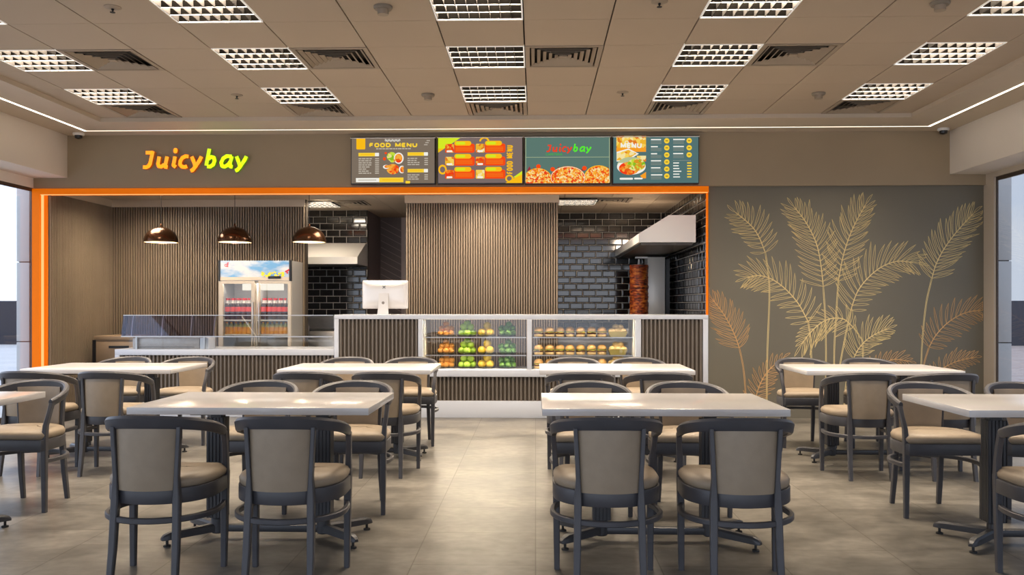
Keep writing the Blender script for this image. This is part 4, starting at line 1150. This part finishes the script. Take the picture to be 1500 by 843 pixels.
for dn, (g0, g1) in (('left', (329, 369)), ('right', (382.5, 422))):
    a, b2 = pX(g0, YR0+YBt), pX(g1, YR0+YBt)
    for row, nb, dy in (('front', 5, 0), ('rear', 4, .085)):
        for i in range(nb):
            o = pc if fc else copy_tree(pc); fc = False
            st = (b2-a)/5
            o.location = (a+st*(i+.5+(.02 if row == 'rear' else 0)), YR0+YBt+dy, zs1)
            o['label'] = f'Red-capped cola bottle, {ordn[i]} from left in the {row} line behind the {dn} fridge door'; o['group'] = 'cola bottles in the fridge'
    for i in range(6):
        o = pj if fj else copy_tree(pj); fj = False
        st = (b2-a)/6
        o.location = (a+st*(i+.5), YR0+YBt, zs2)
        o['label'] = f'Small orange juice bottle, {ordn[i]} from left behind the {dn} fridge door'; o['group'] = 'juice bottles in the fridge'

# range hoods --------------------------------------------------------------
M['hoodwhite'] = mat('white_hood_steel', (.80, .78, .74), .3, metal=.15); M['hoodunder'] = mat('hood_filters', (.10, .09, .08), .5, metal=.4)
ha, hb = pX(449, YN)-.45, XN1
hy0, hy1 = 11.71, YN-.01
h0, h1, h2 = pZ(386.5, hy0), pZ(376.2, hy0), pZ(357, hy1)
hx1 = pX(523.4, hy0)
ho = thing('range_hood', 'White sloping range hood in the tiled niche behind the right pendant lamp', 'range hood', (0, 0, 0))
MB().prism([(hy0, h0), (hy0, h1), (hy1-.12, h2), (hy1, h2), (hy1, h0)], ha, hx1, 'x').build('canopy', M['hoodwhite'], ho, smooth=0)
MB().box(ha+.03, hx1-.03, hy0+.03, hy1-.03, h0-.012, h0).build('filter', M['hoodunder'], ho, smooth=0)
lamp('hood_fill', 'AREA', ((ha+hx1)/2+.3, hy0-.55, ZK-.03), 4, (1, .86, .68), ho, rot=(R(35), 0, 0), shape='SQUARE', size=.2)  # added fill with no fixture, aimed at the hood front
rg = thing('cooking_range', 'Steel cooking range under the white hood in the tiled niche', 'cooker', (0, 0, 0))
rz = .905
MB().box(ha, XN1, hy0+.02, YN-.02, 0, rz).build('body', M['steel'], rg, smooth=30, bevel=.004)
MB().box(ha+.02, XN1-.02, hy0+.05, YN-.06, rz, rz+.02).build('hob', M['darkmetal'], rg, smooth=0)
MB().box(ha, XN1, YN-.06, YN-.02, rz, pZ(463, YN)).build('upstand', M['steel'], rg, smooth=0)
MB().box(pX(448, hy0), pX(452, hy0), hy0+.01, hy0+.05, rz, pZ(478, hy0)).build('tap', M['steel'], rg, smooth=30, bevel=.004)
# right hood
ry0 = 9.93; rx0 = pX(935.8, ry0); rxt = pX(979.6, ry0); rx1 = pX(1019.2, ry0)
q0, q1, q2 = pZ(355.4, ry0), pZ(342.8, ry0), pZ(316, ry0)
hr = thing('range_hood', 'Large white extractor hood running back above the kebab grill', 'range hood', (0, 0, 0))
mb = MB()
mb.loft([[(rx0, y, q0), (rx1, y, q0), (rx1, y, q2), (rxt, y, q2), (rx0, y, q1)] for y in (ry0, ry0+.02, YT-.03)])
mb.build('canopy', M['hoodwhite'], hr, smooth=0)
MB().box(rx0+.03, rx1-.03, ry0+.05, YT-.08, q0-.03, q0).build('filter', M['hoodunder'], hr, smooth=0)
MB().box(rx1, XKR-.012, ry0+.3, YT-.3, q0+.02, q0+.06).build('wall_rail', M['darkmetal'], hr, smooth=0)
# kebab grill
yk = 11.85
bx = lambda u: pX(u, yk)
bz = lambda v: pZ(v, yk, 940)
wt = thing('steel_worktop', 'Steel worktop along the tiled alcove carrying the kebab grill', 'worktop', (0, 0, 0))
MB().box(XC1-.2, XKR-.03, 11.45, YT-.03, .86, .90).build('top', M['steel'], wt, smooth=30, bevel=.003)
MB().box(XC1-.18, XKR-.05, 11.5, YT-.05, 0, .86).build('cupboard', M['steel'], wt, smooth=0)
kg = thing('kebab_grill', 'White upright kebab grill with overhead skewer arm under the right hood', 'kebab grill', (0, 0, 0))
gx0_, gx1_ = bx(948.5), bx(974)
MB().box(gx0_, gx1_, yk-.02, yk+.35, .90, bz(377)).build('heater_column', M['hoodwhite'], kg, smooth=30, bevel=.004)
MB().box(bx(915), gx1_, yk-.16, yk+.2, .90, .94).build('base_tray', M['steel'], kg, smooth=30, bevel=.004)
MB().box(bx(930.5), gx0_, yk-.03, yk+.03, bz(379), bz(376.5)).build('skewer_arm', M['hoodwhite'], kg, smooth=0)
kx = bx(936)
MB().lathe([(.010, .94), (.010, bz(380))], (kx, yk, 0), 10, True, True).build('skewer', M['steel'], kg)
MB().lathe([(.022, bz(387.8)), (.010, bz(380))], (kx, yk, 0), 12, True, True).build('skewer_hub', M['whitepl'], kg)
MB().box(bx(975.5), bx(981), yk+.0, yk+.4, .90, bz(380)).build('side_post', M['black'], kg, smooth=0)
m, t, b = nodes('roast_meat')
g = t.nodes.new('ShaderNodeTexCoord'); n = t.nodes.new('ShaderNodeTexNoise'); n.inputs['Scale'].default_value = 14; n.inputs['Detail'].default_value = 8
mpn = t.nodes.new('ShaderNodeMapping'); mpn.inputs['Scale'].default_value = (1, 1, 3.0)
r = t.nodes.new('ShaderNodeValToRGB'); r.color_ramp.elements[0].position = .36; r.color_ramp.elements[0].color = (.05, .008, .003, 1); r.color_ramp.elements[1].position = .66; r.color_ramp.elements[1].color = (.75, .24, .03, 1)
e = r.color_ramp.elements.new(.5); e.color = (.40, .055, .008, 1)
t.links.new(g.outputs['Object'], mpn.inputs[0]); t.links.new(mpn.outputs[0], n.inputs['Vector']); t.links.new(n.outputs[0], r.inputs[0]); t.links.new(r.outputs[0], b.inputs['Base Color']); b.inputs['Roughness'].default_value = .35
bpn = t.nodes.new('ShaderNodeBump'); bpn.inputs['Distance'].default_value = .02; t.links.new(n.outputs[0], bpn.inputs['Height']); t.links.new(bpn.outputs[0], b.inputs['Normal'])
kr = (bx(949.5)-bx(921.5))/2
rng = random.Random(2); mb = MB(); rings = []; nzr = 34; na = 30
zt_, zb_ = bz(388.5), .97
for i in range(nzr+1):
    z = zb_+(zt_-zb_)*i/nzr
    rings.append([(kx+kr*(.95+.07*math.sin(3*j+1.7*i)*math.sin(i*1.1)+rng.uniform(-.03, .03))*math.cos(2*math.pi*j/na), yk+kr*(.95+rng.uniform(-.03, .05))*math.sin(2*math.pi*j/na), z) for j in range(na)])
tag(MB().loft(rings).build('kebab_meat', m, None, smooth=60), 'Tall browned column of kebab meat on the vertical skewer', 'kebab meat')
lamp('grill_fill', 'AREA', (kx+.05, yk-.75, 2.25), 20, (1, .78, .58), kg, rot=(R(58), 0, 0), shape='SQUARE', size=.2)  # added fill with no fixture, brightens the meat and heater column

# computer on the counter ----------------------------------------------------
ym = YF+.28
cx = lambda u: pX(u, ym)
cz = lambda v: pZ(v, ym, 563)
mo = thing('desktop_computer', 'White all-in-one computer seen from behind on the service counter', 'computer', (cx(563.5), ym, ZT))
lx = lambda u: cx(u)-cx(563.5)
lz = lambda v: cz(v)-ZT
M['comp'] = mat('silver_white_shell', (.80, .77, .74), .28, metal=.25)
def rrect(w2, h2, r, zc, y, n=5):
    pts = []
    for a, b2, s in ((w2-r, h2-r, 0), (-w2+r, h2-r, 90), (-w2+r, -h2+r, 180), (w2-r, -h2+r, 270)):
        for k in range(n): an = R(s+90*k/(n-1)); pts.append((a+r*math.cos(an), y, zc+b2+r*math.sin(an)))
    return pts
w2 = (lx(597)-lx(530))/2; zc = (lz(411)+lz(452.5))/2; h2 = (lz(411)-lz(452.5))/2
MB().loft([rrect(w2, h2, .014, zc, .050), rrect(w2, h2, .014, zc, .036), rrect(w2*.96, h2*.94, .03, zc, .022), rrect(w2*.80, h2*.72, .05, zc, .008), rrect(w2*.5, h2*.45, .05, zc, 0)]).build('display_shell', M['comp'], mo, smooth=50)
MB().loft([rrect(w2*.985, h2*.975, .012, zc, .0505), rrect(w2*.985, h2*.975, .012, zc, .052)]).build('screen_glass', M['black'], mo, smooth=30)
a0 = lz(430); 
mb = MB(); mb.loft([[(lx(555.5), -.02, a0), (lx(569), -.02, a0), (lx(569), .004, a0), (lx(555.5), .004, a0)],
                    [(lx(555), -.035, .10), (lx(569.3), -.035, .10), (lx(569.3), -.028, .10), (lx(555), -.028, .10)],
                    [(lx(553.5), -.045, .004), (lx(570), -.045, .004), (lx(570), -.037, .004), (lx(553.5), -.037, .004)]])
mb.box(lx(553.5), lx(570), -.045, .12, 0, .006)
mb.build('stand', M['comp'], mo, smooth=30)
mb = MB(); mb.lathe([(.0165, 0), (.0165, .003)], (0, 0, 0), 18, True, True); mb.v = [(p[0]+lx(562), -.034-p[2], p[1]+lz(444)) for p in mb.v]
mb.build('cable_hole', mat('cable_hole_grey', (.22, .19, .17), .5), mo, smooth=40)
mb = MB(); ccx, ccz = lx(562.5), lz(421)
for s in (-1, 1):
    mb.prism([(ccx-.016*s-.006, ccz-.017), (ccx-.016*s+.006, ccz-.017), (ccx+.016*s+.006, ccz+.017), (ccx+.016*s-.006, ccz+.017)], -.0035, .012)
mb.prism([(ccx-.010, ccz-.010), (ccx+.010, ccz-.010), (ccx+.010, ccz+.010), (ccx-.010, ccz+.010)], -.0030, .012)
mb.build('logo', mat('logo_grey', (.25, .25, .25), .4), mo, smooth=0)

# ================================================================== FOOD IN THE DISPLAYS
M['f_orange'] = mat('orange_peel', (.72, .30, .05), .4, var=.22, vscale=12, bump=.1); M['f_apple'] = mat('green_apple_skin', (.40, .62, .06), .25, var=.18, vscale=9)
M['f_grape'] = mat('yellow_citrus_peel', (.86, .58, .05), .38, var=.14, vscale=8, bump=.1); M['f_grape2'] = mat('blushed_citrus_peel', (.88, .48, .10), .38, var=.14, vscale=8, bump=.1)
M['f_avo'] = mat('avocado_skin', (.12, .27, .04), .3, var=.35, vscale=14, bump=.2); M['f_stem'] = mat('fruit_stem', (.08, .045, .02), .7)
M['bun'] = mat('burger_bun', (.66, .37, .12), .42, var=.18, vscale=14); M['bunb'] = mat('bun_base', (.74, .50, .22), .5, var=.1, vscale=14); M['patty'] = mat('beef_patty', (.11, .045, .02), .7, var=.3, vscale=30, bump=.4, bscale=90)
M['cheese'] = mat('cheese_slice', (.86, .52, .06), .4); M['lettuce'] = mat('lettuce', (.25, .42, .06), .5); M['roll'] = mat('bread_roll_crust', (.80, .56, .24), .5, var=.16, vscale=10); M['basket'] = mat('ochre_bread_tray', (.46, .36, .09), .45)
def fruit(name, r, sq, m, dimple=.16, stem=True):
    root = thing(name, 'x', name.replace('_', ' '))
    prof = [(.0008, -r*sq*(1-dimple*.6))]
    for a in range(-78, 79, 12):
        z = r*sq*math.sin(R(a)); q = r*math.cos(R(a))*(1+.02*math.sin(R(a)))
        prof.append((q, z))
    prof.append((r*.12, r*sq*(1-dimple*.5))); prof.append((.0008, r*sq*(1-dimple)))
    MB().lathe(prof, (0,0,0), 18, True, True).build('flesh', m, root, smooth=80)
    if stem: MB().tube([(0, 0, r*sq*(1-dimple)-.001), (.003, 0, r*sq*1.0), (.006, 0, r*sq*1.14)], .0028, 6).build('stem', M['f_stem'], root)
    return root
def pear(name, r, l, m):
    root = thing(name, 'x', 'avocado'); prof = []
    for i in range(13):
        a = math.pi*i/12; prof.append((max(.0008, r*math.sin(a)*(1.0-.17*math.cos(a))), -l*math.cos(a)))
    prof = [(q, -z) for q, z in reversed(prof)]
    MB().lathe(prof, (0,0,0), 16, True, True).build('flesh', m, root, smooth=80)
    MB().lathe([(.005, l-.002), (.005, l+.004)], (0,0,0), 8, True, True).build('stem', M['f_stem'], root)
    return root
protos = {}
def place(key, mk, loc, rot, label, group):
    if key not in protos: o = protos[key] = mk()
    else: o = copy_tree(protos[key])
    o.location = loc; o.rotation_euler = rot; o['label'] = label; o['group'] = group
SH = (('bottom deck', ZD0), ('middle shelf', ZSH2), ('top shelf', ZSH1))
ydisp = YF+.27
rng = random.Random(11)
piles = (
 ('orange', 653.5, lambda: fruit('orange', .036, .96, M['f_orange'], .08, False),
   [(-.062,-.04,.036,'front left'),(.005,-.05,.036,'front middle'),(.066,-.03,.036,'front right'),(-.03,.03,.036,'rear left'),(.04,.04,.036,'rear right'),(-.048,-.01,.090,'upper left'),(.014,-.02,.094,'upper middle'),(.068,.0,.088,'upper right'),(.0,.01,.142,'topmost')], 'oranges in the fruit display', 'Small brownish orange'),
 ('green_apple', 683.5, lambda: fruit('green_apple', .043, .90, M['f_apple'], .26, True),
   [(-.058,-.02,.040,'front left'),(.012,-.055,.040,'front middle'),(.078,.0,.040,'front right'),(-.03,.05,.040,'rear left'),(-.034,-.02,.112,'upper left'),(.052,-.02,.108,'upper right'),(.008,.02,.150,'topmost')], 'green apples in the fruit display', 'Bright green apple'),
 ('grapefruit', 712, lambda: fruit('grapefruit', .047, .98, M['f_grape'], .06, False),
   [(-.050,-.02,.046,'front left'),(.050,-.035,.046,'front right'),(.02,.055,.046,'rear'),(.015,-.01,.122,'topmost')], 'yellow citrus in the fruit display', 'Round yellow citrus fruit'),
 ('avocado', 742.5, lambda: pear('avocado', .036, .052, M['f_avo']),
   [(-.055,-.04,.036,'front left'),(.02,-.055,.036,'front middle'),(.078,-.01,.036,'front right'),(-.01,.04,.036,'rear'),(-.066,.0,.092,'upper left'),(.0,-.02,.098,'upper middle'),(.066,.01,.094,'upper right'),(.02,.01,.140,'topmost')], 'avocados in the fruit display', 'Dark green avocado'))
M['dish'] = glass('clear_dish', (.80, .80, .78), .06)
for key, u, mk, spots, grp, nm in piles:
    for sname, z in SH:
        x0 = pX(u, ydisp)
        dsh = tag(MB().lathe([(.080, .001), (.100, .004), (.112, .020), (.115, .022), (.110, .020), (.098, .008), (.080, .006)], (0, 0, 0), 28, True, True).build('glass_dish', M['dish'], None, smooth=40),
            f'Shallow glass dish under the {key.replace("_", " ")}s on the {sname}', 'dish', 'glass dishes in the fruit display')
        dsh.location = (x0, ydisp, z)
        for (dx, dy, dz, pos) in spots:
            sc = 1.0
            rot = (rng.uniform(-.5, .5), rng.uniform(-.5, .5), rng.uniform(0, 6)) if key != 'avocado' else (R(90)+rng.uniform(-.5, .3), rng.uniform(-.3, .3), rng.uniform(-.7, .7))
            place(key, mk, (x0+dx*.92, ydisp+dy*.9, z+dz*.93+.008), rot, f'{nm}, {pos} of the pile on the {sname}', grp)
            if key == 'grapefruit' and pos in ('topmost', 'front right'):
                pass
def make_burger():
    root = thing('burger', 'x', 'burger'); r = .052
    MB().lathe([(r*.90, 0), (r*.98, .008), (r*.98, .022), (r*.9, .028)], (0,0,0), 22, True, True).build('bun_base', M['bunb'], root)
    MB().lathe([(r*.9, .028), (r*1.03, .033), (r*1.03, .043), (r*.9, .048)], (0,0,0), 22, True, True).build('patty', M['patty'], root)
    mb = MB(); s = r*.92; mb.loft([[(-s, -s*.9, .046), (s, -s, .043), (s*.9, s, .046), (-s, s, .044)], [(-s, -s*.9, .050), (s, -s, .047), (s*.9, s, .050), (-s, s, .048)]]); mb.build('cheese', M['cheese'], root, smooth=0)
    mb = MB(); n = 30
    mb.loft([[(r*q*(1+.05*math.sin(7*2*math.pi*j/n))*math.cos(2*math.pi*j/n), r*q*(1+.05*math.sin(7*2*math.pi*j/n))*math.sin(2*math.pi*j/n), z+.003*math.sin(9*2*math.pi*j/n)) for j in range(n)] for q, z in ((.9, .050), (1.05, .054), (.9, .058))]); mb.build('lettuce', M['lettuce'], root)
    MB().lathe([(r*.92, .057), (r*1.02, .062), (r*1.0, .076), (r*.85, .094), (r*.55, .107), (r*.2, .112), (.001, .1125)], (0,0,0), 22, True, False).build('bun_top', M['bun'], root, smooth=70)
    return root
def make_roll():
    root = thing('bread_roll', 'x', 'bread roll')
    prof = []
    for i in range(11):
        a = math.pi*i/10; prof.append((max(.001, .036*math.sin(a)), -.046*math.cos(a)))
    mb = MB().lathe(prof, (0,0,0), 16, True, True); mb.v = [(p[0], p[2], p[1]*.85) for p in mb.v]
    mb.build('crust', M['roll'], root, smooth=80)
    mb = MB(); mb.tube([(-.012, -.02, .028), (0, 0, .0315), (.012, .02, .028)], .003, 6); mb.build('score', M['bunb'], root)
    return root
bu = (789, 805.2, 820.3, 834.8, 850.2, 866.2, 881.5)
for sname, z in SH:
    for i, u in enumerate(bu):
        s = rng.uniform(-.08, .08)
        place('burger', make_burger, (pX(u, ydisp), ydisp-.02+rng.uniform(-.012, .012), z+.001), (0, 0, rng.uniform(0, 6)), f'Sesame-brown burger, {ordn[i]} from left on the {sname}', 'burgers in the food display')
    xb = pX(904.5, ydisp)
    bsk = tag(MB().loft([[(-.085, -.06, 0), (.085, -.06, 0), (.085, .06, 0), (-.085, .06, 0)], [(-.108, -.08, .062), (.108, -.08, .062), (.108, .08, .062), (-.108, .08, .062)],
                    [(-.102, -.074, .062), (.102, -.074, .062), (.102, .074, .062), (-.102, .074, .062)], [(-.095, -.068, .04), (.095, -.068, .04), (.095, .068, .04), (-.095, .068, .04)]]).build('bread_tray', M['basket'], None, smooth=0),
         f'Ochre bread tray full of rolls on the {sname}', 'bread tray', 'bread trays in the food display')
    bsk.location = (xb, ydisp, z)
    for dx, dy, dz, pos in ((-.065, -.03, .085, 'front left'), (.0, -.035, .088, 'front middle'), (.066, -.03, .084, 'front right'), (-.035, .035, .090, 'rear left'), (.04, .03, .090, 'rear right'), (-.02, .0, .132, 'upper left'), (.032, -.005, .128, 'upper right')):
        place('roll', make_roll, (xb+dx, ydisp+dy, z+dz-.018), (rng.uniform(-.2, .2), rng.uniform(-.2, .2), rng.uniform(0, 3)), f'Golden bread roll, {pos} in the tray on the {sname}', 'bread rolls in the food display')

# ================================================================== PALM MURAL
ymu = YW+.045
pal = thing('palm_mural', 'Gold line drawing of palm leaves on the olive grey wall', 'mural', (0, 0, 0))
XLIM0, XLIM1 = PXR+.02, XR-.01
def ribbon(mb, pts, wd):
    pts = [Vector((min(max(p[0], XLIM0), XLIM1), p[1])) for p in pts]
    n = len(pts); vs = []; fs = []
    for i, p in enumerate(pts):
        tv = pts[min(i+1, n-1)]-pts[max(0, i-1)]
        if tv.length < 1e-6: tv = Vector((1, 0))
        tv.normalize(); nn = Vector((-tv.y, tv.x))*wd/2*(1 if 0 < i < n-1 else .7)
        vs += [(p.x-nn.x, ymu, p.y-nn.y), (p.x, ymu-.0035, p.y), (p.x+nn.x, ymu, p.y+nn.y)]
    for i in range(n-1):
        a = 3*i; fs += [(a, a+1, a+4, a+3), (a+1, a+2, a+5, a+4)]
    mb.add(vs, fs)
def catmull(P2, n):
    out = []; Q = [2*P2[0]-P2[1]]+P2+[2*P2[-1]-P2[-2]]
    m_ = len(P2)-1
    for k in range(n+1):
        s = k/n*m_; i = min(int(s), m_-1); f = s-i
        a, b2, c, d = Q[i], Q[i+1], Q[i+2], Q[i+3]
        out.append(.5*((2*b2)+(c-a)*f+(2*a-5*b2+4*c-d)*f*f+(3*b2-3*c+d-a)*f**3))
    return out
def frond(pts, L1, L2, stem, m, seed, droop1=0, droop2=0, n=17, ang=48):
    rg_ = random.Random(seed); mb = MB()
    V2 = lambda u, v: Vector((pX(u, ymu), onY(u, v, ymu).z))
    P2 = [V2(*p) for p in pts]; C = catmull(P2, n*2)
    ribbon(mb, C, .012)
    if stem:
        S = catmull([V2(*p) for p in stem], 14)
        off = Vector((.011, 0)); ribbon(mb, [p-off*.5 for p in S], .007); ribbon(mb, [p+off*.5 for p in S], .007)
    PXM = ymu/FPX
    for i in range(n+1):
        s = i/n; p = C[min(2*i, len(C)-1)]
        tv = (C[min(2*i+1, len(C)-1)]-C[max(2*i-1, 0)]).normalized()
        prof = (.62+.38*math.sin(math.pi*min(1, .15+s*.80)))*(1-.30*max(0, s-.8)/.2)
        for side, L0, dr in ((1, L1, droop1), (-1, L2, droop2)):
            if i == n and side == -1: continue
            ln = L0*PXM*prof*rg_.uniform(.86, 1.12)
            a = R(ang+10-(34 if i < n else 58)*s+rg_.uniform(-4, 4)) if i < n else 0
            d = Vector((tv.x*math.cos(a)-side*tv.y*math.sin(a), tv.y*math.cos(a)+side*tv.x*math.sin(a)))
            nn = Vector((-d.y, d.x)); bend = rg_.uniform(.02, .12)*side
            tip = p+d*ln+nn*(-bend*ln)+Vector((0, -dr*ln))
            mid = p+d*ln*.55+nn*bend*ln*.5+Vector((0, -dr*ln*.15))
            wd = .019*(1+.25*rg_.random())
            for sgn in (-1, 1):
                c1 = mid+nn*sgn*wd
                q = []
                for k in range(7):
                    f = k/6; q.append(p*(1-f)**2+c1*2*f*(1-f)+tip*f*f)
                ribbon(mb, q, .0055)
    return mb.build('palm_frond', M[m], pal, smooth=0)
frond([(1121,370),(1113,350),(1104,335),(1092,323),(1077,311)], 31, 33, [(1121,370),(1126,405),(1127,440),(1124,520),(1123,612)], 'gold', 1, n=12, ang=62)
frond([(1206,420),(1203,392),(1198,364),(1190,343),(1178,322),(1163,303)], 40, 36, [(1206,420),(1209,470),(1210,530),(1209,612)], 'gold', 2, n=19, ang=56)
frond([(1228,412),(1234,380),(1243,350),(1254,325),(1268,300)], 40, 36, [(1228,412),(1225,460),(1222,520),(1223,612)], 'gold', 3, n=17, ang=52)
frond([(1246,455),(1256,428),(1272,407),(1292,391),(1315,383),(1338,385)], 46, 34, [(1246,455),(1238,495),(1229,545),(1222,612)], 'gold', 4, n=19, ang=52, droop2=.25)
frond([(1184,472),(1170,446),(1152,425),(1132,410),(1112,404),(1094,407)], 32, 40, [(1184,472),(1188,510),(1189,612)], 'gold', 5, n=17, ang=50, droop1=.25)
frond([(1250,480),(1236,468),(1218,467),(1202,474),(1186,489),(1174,505)], 32, 26, [(1250,480),(1259,493),(1264,512),(1262,612)], 'gold', 6, n=14, ang=48, droop1=.30)
frond([(1365,408),(1371,388),(1381,368),(1394,349),(1410,330),(1426,313)], 40, 40, [(1365,408),(1356,450),(1350,520),(1349,612)], 'gold', 7, n=19, ang=52)
frond([(1361,509),(1370,493),(1384,477),(1402,464),(1420,457),(1438,455)], 34, 30, [(1361,509),(1354,532),(1350,560),(1349,612)], 'coppergold', 8, n=14, ang=52, droop2=.25)
frond([(1083,510),(1077,493),(1068,474),(1057,456),(1043,438)], 40, 34, [(1083,510),(1089,540),(1092,575),(1093,612)], 'coppergold', 9, n=14, ang=50)
frond([(1250,526),(1258,511),(1270,498),(1284,489),(1300,482)], 36, 28, [(1250,526),(1243,545),(1238,575),(1236,612)], 'gold', 10, n=13, ang=52)
frond([(1104,604),(1108,580),(1115,560),(1127,542),(1148,524)], 24, 26, None, 'coppergold', 11, n=13, ang=52, droop2=.2)
frond([(1366,560),(1378,543),(1392,534),(1408,528),(1428,524)], 24, 22, [(1366,560),(1358,580),(1354,612)], 'coppergold', 12, n=12, ang=50, droop2=.15)
frond([(1268,560),(1278,545),(1292,534),(1310,527),(1332,530)], 22, 20, [(1268,560),(1262,580),(1260,612)], 'coppergold', 13, n=12, ang=50, droop2=.2)
